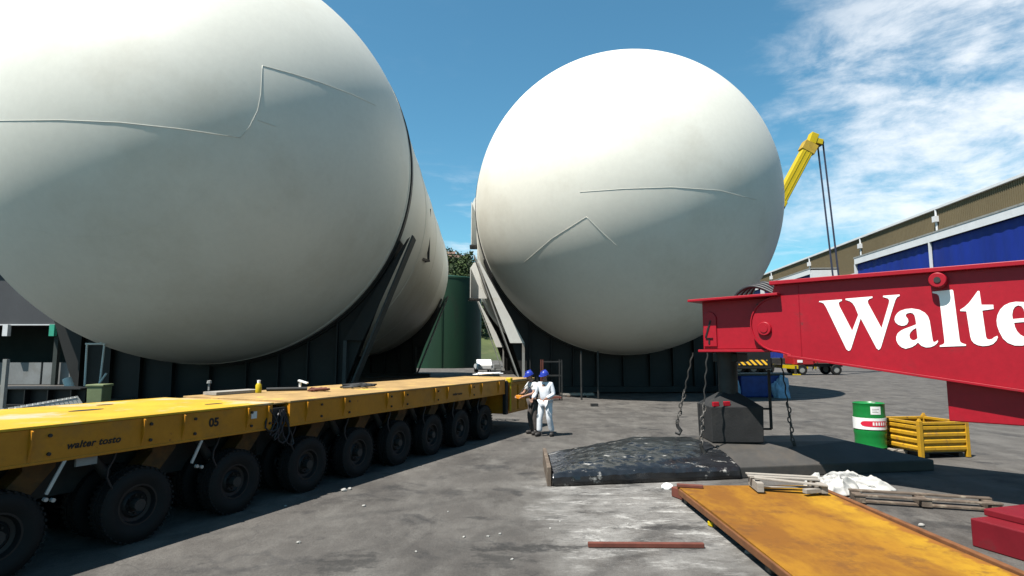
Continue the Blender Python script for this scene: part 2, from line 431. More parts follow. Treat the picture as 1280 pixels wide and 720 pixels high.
# hill far behind the yard
def hill_z(x, y):
    h = 62*math.exp(-((x+62)/95.0)**2)*(1/(1+math.exp(-(y-250)/26.0)))
    return h*(1+.10*mnoise.noise(Vector((x*.02, y*.02, 3)))) - 1.0
hv = MB(); nx, ny = 70, 40
for j in range(ny+1):
    for i in range(nx+1):
        x = -330+i*600/nx; y = 150+j*270/ny
        hv.v.append(Vector((x, y, hill_z(x, y)+.8*mnoise.noise(Vector((x*.09, y*.09, 0))))))
for j in range(ny):
    for i in range(nx):
        a = j*(nx+1)+i; hv.f.append([a, a+1, a+nx+2, a+nx+1])
tag(hv.build('hill', m_hill, smooth=180), kind='structure')
def make_tree_meshes(seed, h, w):
    rr = random.Random(seed)
    cr = MB()
    clumps = [(Vector((rr.gauss(0, .28)*w, rr.gauss(0, .28)*w, h*(.35+.6*rr.random()))), w*(.22+.22*rr.random())) for _ in range(11)]
    for c0, r0 in clumps:
        for _ in range(70):
            d = Vector((rr.gauss(0, 1), rr.gauss(0, 1), rr.gauss(0, .8))).normalized()*r0*(.55+.5*rr.random())
            p = c0+d; s = .35+.4*rr.random()
            a = Vector((rr.gauss(0, 1), rr.gauss(0, 1), rr.gauss(0, 1))).normalized(); b = a.cross(Vector((rr.gauss(0, 1), rr.gauss(0, 1), rr.gauss(0, 1)))).normalized()
            cr.add([p+a*s, p+b*s*.7, p-a*s, p-b*s*.7], [(0, 1, 2, 3)])
    tr = MB(); tr.tube([(0, 0, -.5), (.1, 0, h*.3), (.0, .1, h*.6), (.1, .1, h*.85)], [.35, .26, .16, .05], 7)
    for k in range(4):
        a = k*1.6+rr.random(); z0 = h*(.3+.1*k)
        tr.tube([(0.05, 0, z0), (math.cos(a)*w*.22, math.sin(a)*w*.22, z0+h*.13), (math.cos(a)*w*.42, math.sin(a)*w*.42, z0+h*.2)], [.13, .08, .03], 5)
    return cr, tr
tree_protos = []
tl = ['tall broad tree standing alone on the hilltop skyline', 'round pale green tree on the upper hillside', 'dark bushy tree on the hill beside the big white tank']
for k, (h, w) in enumerate(((11, 7), (8, 8), (7, 9))):
    t = thing('hillside_tree', '', 'tree', (0, 0, 0), 0, 'trees on the far hillside')
    cr, tr = make_tree_meshes(k+3, h, w)
    cr.build('crown', (m_leaf2, m_leaf, m_leaf2)[k], t); tr.build('trunk', m_bark, t, smooth=60)
    tree_protos.append(t)
spots = [(569, 268, 1), (575, 272, 2), (581, 268, 1), (588, 275, 2), (566, 280, 2), (573, 284, 1), (592, 283, 1), (579, 282, 2), (570, 228, 2), (580, 226, 1), (590, 228, 1), (600, 226, 2), (559, 278, 1), (583, 292, 0), (571, 255, 1), (560, 262, 2), (592, 250, 1), (577, 240, 2), (566, 236, 1), (556, 243, 1), (588, 232, 2), (599, 240, 1), (548, 250, 2), (606, 255, 2), (574, 222, 1), (562, 220, 2), (594, 218, 1), (584, 262, 2), (602, 212, 2), (552, 300, 2), (564, 302, 2)]
used = set()
where = {0: 'tall broad tree standing alone on the hilltop skyline between the two tanks'}
for i, (px, Y, k) in enumerate(spots):
    x = (px-640)/F*Y
    lab = where[0] if k == 0 else ('pale green rounded tree among others on the far wooded hillside' if k == 1 else 'dark green bushy tree among others on the far wooded hillside')
    p = (x, Y, hill_z(x, Y)); rz = i*1.3
    if k not in used:
        used.add(k); t = tree_protos[k]; t.location = p; t.rotation_euler = (0, 0, rz); t['label'] = lab
    else: dup(tree_protos[k], None, p, rz, lab)
def house(px, Y, w, d, h, label, rz, two=True):
    x = (px-640)/F*Y
    t = thing('hill_house', label, 'house', (x, Y, hill_z(x, Y)-.5), rz, 'houses on the hilltop')
    MB().box((0, 0, h/2), (w, d, h)).build('wall', m_hwall, t)
    MB().prism([(-d/2-.5, h), (d/2+.5, h), (0, h+2.0)], lambda a, b, q: (q, a, b), -w/2-.4, w/2+.4).build('roof', m_roof, t)
    for sx in (-.28, .28):
        for z in ((1.6, 4.3) if two else (1.6,)):
            MB().box((sx*w, -d/2-.03, z), (1.2, .08, 1.4)).build('window', m_glass, t)
house(565, 296, 12, 9, 6, 'wide pale house on the hilltop left of the tall tree', .2)
house(574, 300, 9, 8, 5.5, 'smaller pale house on the hilltop nearest the tall tree', -.3)
house(555, 299, 10, 8, 6, 'pale hilltop house partly hidden by the near white tank', .1)
house(572, 226, 5, 4, 3, 'small white hut low on the wooded hillside above the green tank', .3, False)

# ------------------------------------------------------------------ the two white tanks
RT = 8.2
AX = math.atan(40.0/F)          # the tanks lie 3 degrees off the view direction
LT = 31.0
def make_tank(name, label, loc, zc):
    t = thing(name, label, 'storage tank', loc, AX, 'white storage tanks on saddles')
    sh = MB(); n = 128; prof = []
    for k in range(0, 41):
        a = k/40*math.pi/2; prof.append((RT*math.sin(a), -RT*math.cos(a)))
    for k in range(1, 9): prof.append((RT, LT*k/8))
    for k in range(1, 33):
        a = k/32*math.pi/2; prof.append((RT*math.cos(a), LT+RT*math.sin(a)))
    m = Matrix.Translation((0, 0, zc)) @ Matrix.Rotation(-math.pi/2, 4, 'X')
    sh.lathe([(max(r, .0), z) for r, z in prof], n, m)
    sh.build('shell', m_tank, t, smooth=180)
    # girth welds
    for y in (0.0, 7.7, 15.4, 23.1, 31.0):
        w = MB(); w.lathe([(RT-.01, y-.04), (RT+.022, y-.02), (RT+.022, y+.02), (RT-.01, y+.04)], 128, m, True); w.build('girth_weld', m_seam, t, smooth=40)
    return t
def seam(t, zc, loc, pts, r=.035):
    """weld line over the round end, given as the photograph shows it"""
    inv = Matrix.Rotation(-AX, 3, 'Z')
    c = Vector(loc)+Vector((0, 0, zc)); o = Vector((0, 0, CH)); res = []
    dense = []
    for a, b in zip(pts, pts[1:]):
        for k in range(8): dense.append((a[0]+(b[0]-a[0])*k/8, a[1]+(b[1]-a[1])*k/8))
    dense.append(pts[-1])
    for px, py in dense:
        d = raydir(px, py).normalized(); oc = o-c
        bb = oc.dot(d); disc = bb*bb-(oc.length_squared-RT*RT)
        if disc < 0: continue
        p = o+d*(-bb-math.sqrt(disc)); p = c+(p-c).normalized()*(RT+.005)
        res.append(inv @ (p-Vector(loc)))
    MB().tube(res, r*.24, 6).build('weld_seam', m_seam, t, smooth=180)
def saddle(t, zc, y0, th, mg, mf):
    s = bpy.data.objects.new('saddle', None); COL.objects.link(s); s.parent = t; s.location = (0, y0, 0)
    a0 = math.asin(2.9/RT)
    n = 40; arc = []
    for k in range(n+1):
        a = math.pi+a0+(math.pi-2*a0)*k/n
        arc.append((RT*1.012*math.cos(a), zc+RT*1.012*math.sin(a)))
    top_l, top_r = arc[0], arc[-1]
    web = MB()
    # the web is cut into upright strips so that its curved upper edge stays clean
    def half(z): return 6.0+(top_r[0]-6.0)*(z-.35)/(top_r[1]-.35)
    for a, b in zip(arc, arc[1:]):
        xb0 = max(-5.6, min(5.6, a[0]*.69)); xb1 = max(-5.6, min(5.6, b[0]*.69))
        web.prism([(a[0], a[1]), (b[0], b[1]), (xb1, .35), (xb0, .35)], lambda p, q, y: (p, y, q), -.05, .05)
        web.prism([(a[0], a[1]), (b[0], b[1]), (xb1, .35), (xb0, .35)], lambda p, q, y: (p, y+th, q), -.05, .05)
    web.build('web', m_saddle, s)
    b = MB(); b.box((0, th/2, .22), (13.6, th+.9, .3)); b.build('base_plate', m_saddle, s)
    # cradle plate that follows the shell
    cr = MB()
    for a, c in zip(arc, arc[1:]):
        ca = Vector((a[0], 0, a[1]-zc)).normalized(); cc = Vector((c[0], 0, c[1]-zc)).normalized(); zz = Vector((0, 0, zc))
        q = [ca*RT*1.001+zz, cc*RT*1.001+zz, cc*(RT+.12)+zz, ca*(RT+.12)+zz]
        cr.add([p+Vector((0, -.25, 0)) for p in q]+[p+Vector((0, th+.25, 0)) for p in q], [(0, 1, 2, 3), (4, 7, 6, 5), (0, 4, 5, 1), (1, 5, 6, 2), (2, 6, 7, 3), (3, 7, 4, 0)])
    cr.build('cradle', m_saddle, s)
    # upright stiffeners and raking side flanges
    for k, xx in enumerate((-5.2, -4.0, -2.8, -1.5, 0, 1.5, 2.8, 4.0, 5.2)):
        zt = zc-math.sqrt(RT*RT-(xx*1.06)**2)-.1
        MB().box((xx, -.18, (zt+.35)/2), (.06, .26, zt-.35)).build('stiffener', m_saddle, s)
    for sg in ((1,) if mg is m_saddle else (-1, 1)):
        f = MB()
        f.bar((sg*5.64, th/2, .36), (sg*(RT+.10), th/2, top_r[1]+.25), th+.5, .07, up=(sg*1, 0, -.3))
        f.build('side_flange', mf, s)
        g2 = MB()       # front gusset: a tapered plate with a straight foot
        g2.prism([(sg*5.50, 2.75), (sg*6.30, 2.75), (sg*8.20, top_r[1]+.15), (sg*8.08, top_r[1]+.05)], lambda p, q, y: (p, y, q), -.36, -.31)
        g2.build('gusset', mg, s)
        MB().box((sg*5.57, -.33, 1.55), (.14, .14, 2.38)).build('post', mf, s)
    return s
def strap(t, zc, y0):
    m = Matrix.Translation((0, y0, zc)) @ Matrix.Rotation(-math.pi/2, 4, 'X')
    MB().lathe([(RT-.01, -.22), (RT+.06, -.22), (RT+.06, .22), (RT-.01, .22)], 128, m, True).build('ring_band', m_dark, t, smooth=40)

def polar(px, py, f): pass
dL = raydir(266.5, 209.0).normalized(); cL = Vector((0, 0, CH))+dL*(RT/math.sin(.2935))
dR = raydir(779.0, 258.7).normalized(); cR = Vector((0, 0, CH))+dR*(RT/math.sin(.2437))
locL = (cL.x, cL.y, 0); locR = (cR.x, cR.y, 0)
tankL = make_tank('storage_tank', 'nearest huge white tank behind the yellow trailer, cut by the left edge', locL, cL.z)
for pts in ([(-40, 152), (0, 151), (75, 150), (150, 153), (225, 161), (300, 172)],
            [(300, 172), (312, 158), (322, 138), (326, 118), (328, 82)],
            [(328, 82), (365, 92), (400, 103), (440, 118), (470, 132)],
            [(322, 150), (345, 158)],
            [(35, 285), (80, 296), (140, 296), (200, 280), (250, 248), (288, 210), (300, 172)]):
    seam(tankL, cL.z, locL, pts, .03 if pts[0][0] != 35 else .006)
sadA = saddle(tankL, cL.z, .9, .6, m_saddle, m_sadl)  # gusset, flange and post coloured dark for the round end's shade
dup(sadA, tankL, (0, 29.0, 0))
strap(tankL, cL.z, .62)
# small stand-off platform frame on the cylinder
pf = MB()
pf.bar((RT*.99, 11.0, cL.z+1.0), (RT*.985, 11.0, cL.z-2.2), .10, .14); pf.bar((RT*.985, 11.0, cL.z-2.2), (RT*.93, 8.6, cL.z-2.4), .12, .14); pf.bar((RT*.96+.3, 11.0, cL.z-2.2), (RT*.93, 11, cL.z-2.3), .1, .12)
pf.build('pipe_frame', m_dark, tankL)
tankR = make_tank('storage_tank', 'whole white tank at the centre behind the red crane beam', locR, cR.z)
for pts in ([(655, 328), (690, 298), (733, 271)], [(733, 271), (752, 290), (772, 308)],
            [(725, 240), (780, 236), (840, 234), (900, 238), (946, 250)]):
    seam(tankR, cR.z, locR, pts, .032)
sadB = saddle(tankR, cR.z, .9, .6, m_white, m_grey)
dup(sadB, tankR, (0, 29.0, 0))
strap(tankR, cR.z, .62)
# white stiffened side keys on the left flank
for (y0, z0, z1, wd) in ((12.0, cR.z-.1, cR.z+3.6, .75), (17.5, cR.z-3.6, cR.z-.55, 1.0)):
    k = MB(); xs = -math.sqrt(RT*RT-max(abs(z0-cR.z), abs(z1-cR.z))**2)
    zm = (z0+z1)/2
    k.prism([(-RT-wd*.55, z0), (-RT-wd*.55, z1-.5), (-RT-wd*.25, z1), (xs+.1, z1), (xs+.1, z0)] if y0 < 15 else [(-RT-wd*.3, z1), (-RT-wd*.55, z1-.4), (-RT-wd*.55, z0), (xs+.1, z0), (-RT+.05, z1)],
            lambda p, q, y: (p, y, q), y0, y0+.12)
    k.prism([(-RT-wd*.55-.05, z0), (-RT-wd*.55, z0), (-RT-wd*.55, z1-.5), (-RT-wd*.55-.05, z1-.5)], lambda p, q, y: (p, y, q), y0-.5, y0+.9)
    k.build('side_bracket', m_white, tankR)
    MB().box((-RT-wd*.25, y0+.1, z0-.1), (wd*1.0, 1.3, .12)).build('bracket_shelf', m_dark, tankR)

# ------------------------------------------------------------------ yellow modular trailer
TA = Vector((-5.02, 5.92, 0)); TR = math.atan2(.911, .412)
tr = thing('modular_trailer', 'long yellow flatbed transporter on many wheels along the left side', 'heavy trailer', TA, TR)
WT = 2.45
ZT, HB = 1.5, .36
def tbeam(x0, x1, deckm, full=True):
    d = MB(); d.box(((x0+x1)/2, WT/2, ZT-.012), (x1-x0, WT, .03)); d.build('deck', deckm, tr, bevel=.006)
    sb = MB()
    sb.box(((x0+x1)/2, .03, ZT-HB/2-.03), (x1-x0-.02, .035, HB))
    sb.box(((x0+x1)/2, .075, ZT-HB-.02), (x1-x0-.02, .14, .03))
    sb.build('side_beam', m_yel, tr, bevel=.004)
    sb = MB(); sb.box(((x0+x1)/2, WT-.03, ZT-HB/2-.03), (x1-x0-.02, .035, HB)); sb.build('side_beam', m_yel, tr)
    sp = MB(); sp.box(((x0+x1)/2, WT/2, ZT-.47), (x1-x0-.1, 1.0, .84)); sp.build('spine_beam', m_dark, tr)  # spine deepened to cover sunlit ground showing under the side beam
    for xx in (x0+.05, x1-.05): MB().box((xx, WT/2, ZT-.2), (.05, WT-.1, .34)).build('end_plate', m_yel, tr)
M1 = (-5.2, 3.46); M2 = (3.79, 11.75)
tbeam(*M1, m_deck); tbeam(*M2, m_deck2)
# ribs: small upright plates standing proud of the beam, bolts between
def rib(x):
    MB().prism([(0.012, ZT-.03), (-.035, ZT-.05), (-.03, ZT-.20), (.012, ZT-HB+.0)], lambda y, z, q: (q, y, z), x-.009, x+.009).build('rib', m_yel, tr)
for x in (-4.5, -3.8, -2.4, -1.0, .27, 1.45, 1.98, 2.98, 3.35, 4.15, 5.05, 6.3, 6.85, 8.05, 8.6, 9.7, 10.3, 11.3): rib(x)
for x in (-1.8, .45, 1.55, 2.15, 3.06, 3.4, 4.5, 5.2, 6.45, 7.0, 8.2, 9.9):
    b = MB()
    for z in (ZT-.11, ZT-.30): b.tube([(x, .011, z), (x, -.012, z)], .019, 8)
    b.build('bolt', m_dark, tr)
def ftext(name, s, size, mat, parent, mtx, ext=.002, shear=0., spacing=1.0, bold=0.0):
    cu = bpy.data.curves.new(name, 'FONT'); cu.body = s; cu.size = size; cu.extrude = ext; cu.shear = shear; cu.align_x = 'LEFT'; cu.space_character = spacing; cu.offset = bold
    o = bpy.data.objects.new(name, cu); COL.objects.link(o)
    dg = bpy.context.evaluated_depsgraph_get(); me = bpy.data.meshes.new_from_object(o.evaluated_get(dg))
    bpy.data.objects.remove(o); me.transform(mtx); me.name = name
    me.materials.clear()
    return link(name, me, mat, parent)
# text frame on the near side: along +x, up +z, facing -y
TX = lambda x, z: Matrix.Translation((x, .0095, z)) @ Matrix.Rotation(math.pi/2, 4, 'X')
ftext('lettering', 'walter tosto', .105, m_black, tr, TX(.62, ZT-.275), .002, .25, 1.08, .003)
ftext('lettering', '05', .155, m_black, tr, TX(2.36, ZT-.235), .002, 0, 1.0, .006)
ftext('lettering', 'walter tosto', .085, m_black, tr, TX(8.85, ZT-.25), .002, .25, 1.05, .002)
MB().box((3.10, .0055, ZT-.15), (.10, .01, .10)).build('sticker', m_white, tr)
# coupling gap between the modules
cp = MB()
for y in (.15, .8, 1.6, 2.3): cp.tube([(3.4, y, ZT-.16), (3.85, y, ZT-.16)], .06, 8)
cp.box((3.62, .18, ZT-.2), (.26, .26, .22)); cp.box((3.62, WT/2, ZT-.25), (.34, .9, .35))
cp.build('coupling', m_dark, tr)
MB().box((3.625, WT/2, ZT-.03), (.36, WT-.2, .02)).build('bridge_plate', m_deck2, tr)
for k in range(5):
    x0 = 3.42+.08*k; pts = []
    for q in range(9):
        u = q/8; pts.append((x0+.12*math.sin(u*6+k), .02-.05*math.sin(u*3.1), ZT-.12-.55*math.sin(u*math.pi)*(.5+.12*k)-.05*u))
    MB().tube(pts, .014, 6).build('hose', m_hose, tr, smooth=60)
# wheels
def wheel_proto():
    w = bpy.data.objects.new('wheel', None); COL.objects.link(w); w.parent = tr
    m = Matrix.Rotation(math.pi/2, 4, 'X')
    r = .435
    tmb = MB(); tmb.lathe([(.24, -.10), (.30, -.135), (.36, -.14), (.392, -.125), (r, -.10), (r, -.04), (r-.012, -.035), (r-.012, -.02), (r, -.015), (r, .015), (r-.012, .02), (r-.012, .035), (r, .04), (r, .10), (.392, .125), (.36, .14), (.30, .135), (.24, .10)], 40, m, True)
    for k in range(40):
        a = 2*math.pi*k/40
        for s in (-1, 1): tmb.box((math.cos(a)*r, s*.085, math.sin(a)*r), (.02, .075, .03), Matrix.Rotation(-a, 3, 'Y'))
    tmb.build('tyre', m_rub, w, smooth=45)
    rm = MB(); rm.lathe([(.0, .02), (.10, .03), (.13, .06), (.16, .03), (.20, .04), (.22, .10), (.242, .10), (.242, -.10), (.22, -.10), (.2, -.02), (.0, -.02)], 32, m); rm.build('rim', m_black, w, smooth=40)
    hb = MB(); hb.lathe([(.0, .135), (.05, .13), (.06, .11), (.062, .0), (0, -.0)], 20, m)
    for k in range(8):
        a = 2*math.pi*k/8; hb.tube([(math.cos(a)*.105, -.02, math.sin(a)*.105), (math.cos(a)*.105, -.055, math.sin(a)*.105)], .013, 6)
    hb.build('hub', m_black, w, smooth=40)
    return w
axles = [-4.2, -2.8, -1.35, .10, 1.53, 2.93, 4.35, 5.62, 6.89, 8.16, 9.43, 10.7]
wp = wheel_proto(); first = True
for x in axles:
    for y in (.22, .74, 1.71, 2.23):
        if first: wp.location = (x, y, .435); first = False
        else: dup(wp, tr, (x, y, .435), 0)
for i, x in enumerate(axles):
    for yc in (.48, 1.97):
        ax = MB(); ax.tube([(x, yc-.4, .435), (x, yc+.4, .435)], .07, 10); ax.box((x, yc, .52), (.20, .16, .36)); ax.build('axle', m_dark, tr)
        kn = MB()        # the bent suspension arm that carries the axle
        kn.prism([(x+.06, .46), (x+.26, .58), (x+.62, 1.00), (x+.62, 1.16), (x+.28, 1.16), (x+.30, 1.0), (x-.02, .66)], lambda a, b, q: (a, q, b), yc-.13, yc+.13)
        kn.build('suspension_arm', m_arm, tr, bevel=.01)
        cy_ = MB(); cy_.tube([(x-.42, yc-.02, 1.10), (x-.18, yc-.02, .78)], .06, 10); cy_.build('ram_barrel', m_dark, tr, smooth=40)
        cy2 = MB(); cy2.tube([(x-.18, yc-.02, .78), (x-.02, yc-.02, .60)], .032, 8); cy2.build('ram_rod', m_hub, tr, smooth=40)
    hp = [(x-.35+.05*math.cos(q*1.2), .12, 1.12-.10*q) for q in range(6)]
    MB().tube(hp, .016, 6).build('hose', m_hose, tr, smooth=60)
for (x, a, b) in ((.72, (.62, .02, 1.11), (.48, .05, .78)), (2.15, (2.28, .03, 1.1), (2.16, .05, .82))):
    MB().bar(a, b, .025, .03).build('bracket_arm', m_hub, tr)
MB().box((.86, .06, 1.06), (.22, .03, .09)).build('valve_plate', m_grey, tr)
for (x, z) in ((.45, .74), (.52, .72), (2.2, .78), (2.27, .76)):
    MB().tube([(x, .02, z), (x, -.02, z)], .022, 8).build('fitting', m_hub, tr)
# power pack at the far end
pp = MB(); pp.box((12.85, WT/2, .97), (2.0, WT-.06, .86)); pp.build('power_pack', m_yel, tr, bevel=.02)
for xx in (12.25, 12.9, 13.5):
    MB().box((xx, .012, .97), (.52, .03, .70)).build('panel_door', m_yel, tr, bevel=.01)
MB().box((12.85, WT/2, 1.44), (2.1, WT, .07)).build('pack_lid', m_deck2, tr, bevel=.01)
MB().box((11.80, .03, 1.0), (.14, .12, .92)).build('hose_column', m_black, tr, bevel=.02)
hk = MB(); hk.tube([(11.95, -.06, .62+.08*k+.01*(k % 2)) for k in range(11)], .025, 6); hk.build('control_cable', m_cy, tr, smooth=60)
MB().box((11.95, -.02, 1.47), (.16, .16, .15)).build('beacon_box', m_cy, tr, bevel=.03)
# trailer holes and loose things lying on the deck
for (x, y, rx, ry) in ((.55, 1.7, .16, .07), (1.55, 1.3, .22, .09), (2.15, 1.9, .12, .06), (-.5, .9, .2, .08), (2.9, .6, .15, .06)):
    MB().add([(x+rx*math.cos(q*.524), y+ry*math.sin(q*.524), ZT+.0065) for q in range(12)], [tuple(range(12))]).build('lashing_hole', m_dark, tr)
inv_t = (Matrix.Translation(TA) @ Matrix.Rotation(TR, 4, 'Z'))
def on_deck(px, py): return gp(px, py, ZT+.005)
def deckpt(x, y, z=ZT+.004): return inv_t @ Vector((x, y, z))
c = thing('spray_can', 'small yellow bottle with white cap standing on the trailer deck', 'bottle', on_deck(323, 491))
MB().lathe([(0, 0), (.05, 0), (.055, .02), (.055, .14), (.03, .18), (0, .18)], 14).build('body', m_cy, c, smooth=40)
MB().lathe([(.028, .178), (.03, .23), (0, .235)], 12).build('cap', m_label, c, smooth=40)
p0, p1 = on_deck(333, 489), on_deck(384, 488)
tag(MB().tube([p0+Vector((0, 0, .035)), p1+Vector((0, 0, .035))], .035, 10).build('steel_pipe', m_dark, smooth=40), 'dark green grey pipe lying on the trailer deck right of the bottle', 'pipe')
p0, p1 = on_deck(262, 494), on_deck(318, 490)
tag(MB().bar(p0+Vector((0, 0, .03)), p1+Vector((0, 0, .03)), .35, .05).build('grey_board', m_wood), 'grey board lying on the trailer deck left of the bottle', 'board')
def clump(name, px, py, s, mat, label, cat, flat=.45, seed=1):
    rr = random.Random(seed); b = MB(); pts = []
    for k in range(36):
        a = k*1.1+rr.random()*.5; r = s*(.25+.75*rr.random())
        pts.append(Vector((r*math.cos(a), r*math.sin(a), .02+flat*s*.35*rr.random())))
    b.tube(pts, .018, 5)
    return tag(b.build(name, mat, smooth=80, loc=on_deck(px, py)), label, cat, None)
clump('chain_heap', 400, 489, .24, m_redrust, 'rusty brown chain heaped on the trailer deck past the pipe', 'chain', seed=4)
clump('chain_heap', 448, 485, .40, m_dark, 'long dark chain heap at the near edge of the trailer deck', 'chain', seed=5)
clump('rope_heap', 612, 469, .55, m_label, 'tangled pale rope heaped at the far end of the trailer deck', 'rope', .3, 6)
p = on_deck(375, 485)
tg = MB(); tg.box((0, 0, .06), (.04, .04, .12)); tg.box((.06, 0, .13), (.2, .1, .03), Matrix.Rotation(.3, 3, 'Y'))
tag(tg.build('lashing_tag', m_label, loc=p), 'small white tag sticking up from the trailer deck behind the pipe', 'tag')
p = on_deck(261, 488)
tg = MB(); tg.box((0, 0, .07), (.03, .03, .14)); tg.lathe([(0, .12), (.05, .14), (.04, .19), (0, .2)], 8)
tag(tg.build('lashing_tag', m_grey, loc=p), 'small grey peg sticking up at the left end of the grey board', 'peg')

# ------------------------------------------------------------------ red crane outrigger beam
# near face of the beam: the plane x + y = 15.5; s runs right and towards the camera, q runs to the back
s2 = math.sqrt(.5)
P0 = Vector((3.70, 11.80, 0)); DS = Vector((s2, -s2, 0)); DQ = Vector((s2, s2, 0))
def face(px, py, off=0.0):
    d = raydir(px, py); t = (15.5-off*math.sqrt(2))/(d.x+d.y)
    p = Vector((d.x*t, d.y*t, CH+d.z*t)); return ((p-P0).dot(DS), p.z)
ob = thing('crane_outrigger', 'red crane outrigger beam with big white lettering reaching in from the right', 'crane outrigger', P0)
Fq = lambda s, z, q: DS*s+DQ*q+Vector((0, 0, z))
BW = 1.8
ZTOP = 3.47
sA, zA = face(960, 440); sB, zB = face(1280, 487)
slope = (zB-zA)/(sB-sA)
SEND = 9.5
def zbot(s): return zA+slope*(s-sA)
# beam body: a box whose underside falls towards the crane, and a rounded nose
s_n = face(938, 400)[0]; zc_n = (face(948, 372)[1]+zA)/2; rn = (face(948, 372)[1]-zA)/2
nose = [(s_n+rn-rn*math.sin(a), zc_n+rn*math.cos(a)) for a in [math.pi*k/16 for k in range(17)]]
z_at_nose = face(948, 372)[1]
poly = [(SEND, ZTOP), (face(968, 362)[0], ZTOP), (face(964, 372)[0], z_at_nose)]+nose[1:-1]+[(sA+.1, zA), (sA+.45, zbot(sA+.45)), (SEND, zbot(SEND))]
bd = MB(); bd.prism(poly, Fq, 0, BW); bd.build('beam', m_red, ob, bevel=.012)
MB().box((0, 0, 0), (1, 1, 1))
tf = MB(); s0 = face(968, 362)[0]
tf.prism([(s0-.05, ZTOP-.0), (SEND, ZTOP-.0), (SEND, ZTOP+.07), (s0-.05, ZTOP+.07)], Fq, -.11, BW+.11); tf.build('top_flange', m_red, ob, bevel=.008)
bf = MB(); bf.prism([(sA+.35, zbot(sA+.35)), (SEND, zbot(SEND)), (SEND, zbot(SEND)-.04), (sA+.35, zbot(sA+.35)-.04)], Fq, -.05, BW+.05); bf.build('bottom_flange', m_red, ob, bevel=.006)
# nose rim following the bend and the hinge pin
rim = []
for k in range(17):
    a = math.pi*k/16; rim.append(Fq(s_n+rn-rn*math.sin(a)*.985, zc_n+rn*math.cos(a)*.985, -.004))
MB().tube(rim+[Fq(sA+.4, zbot(sA+.4), -.004)], .018, 6).build('nose_rim', m_red, ob, smooth=60)
ps, pz = face(956, 411)
MB().tube([Fq(ps, pz, .02), Fq(ps, pz, -.05)], .125, 24).build('hinge_pin', m_red, ob, smooth=40, bevel=.01)
MB().tube([Fq(ps, pz, -.045), Fq(ps, pz, -.062)], .07, 20).build('pin_cap', m_red, ob, smooth=40)
hs_, hz_ = face(947, 381); MB().tube([Fq(hs_, hz_, .01), Fq(hs_, hz_, -.006)], .022, 10).build('lashing_hole', m_black, ob)
es, ez = face(1174, 351)
ey = MB(); ey.tube([Fq(es, ez, .03), Fq(es, ez, -.16)], .115, 24); ey.build('lifting_eye', m_red, ob, smooth=40, bevel=.012)
MB().tube([Fq(es, ez, -.150), Fq(es, ez, -.172)], .045, 16).build('eye_bore', m_dark, ob)
# rivet rows near the lower edge and a faint plate seam
sm = MB(); s_, _ = face(1000, 400); sm.bar(Fq(s_, zbot(s_)+.02, -.001), Fq(s_, ZTOP-.02, -.001), .01, .012); sm.build('plate_seam', m_red, ob)
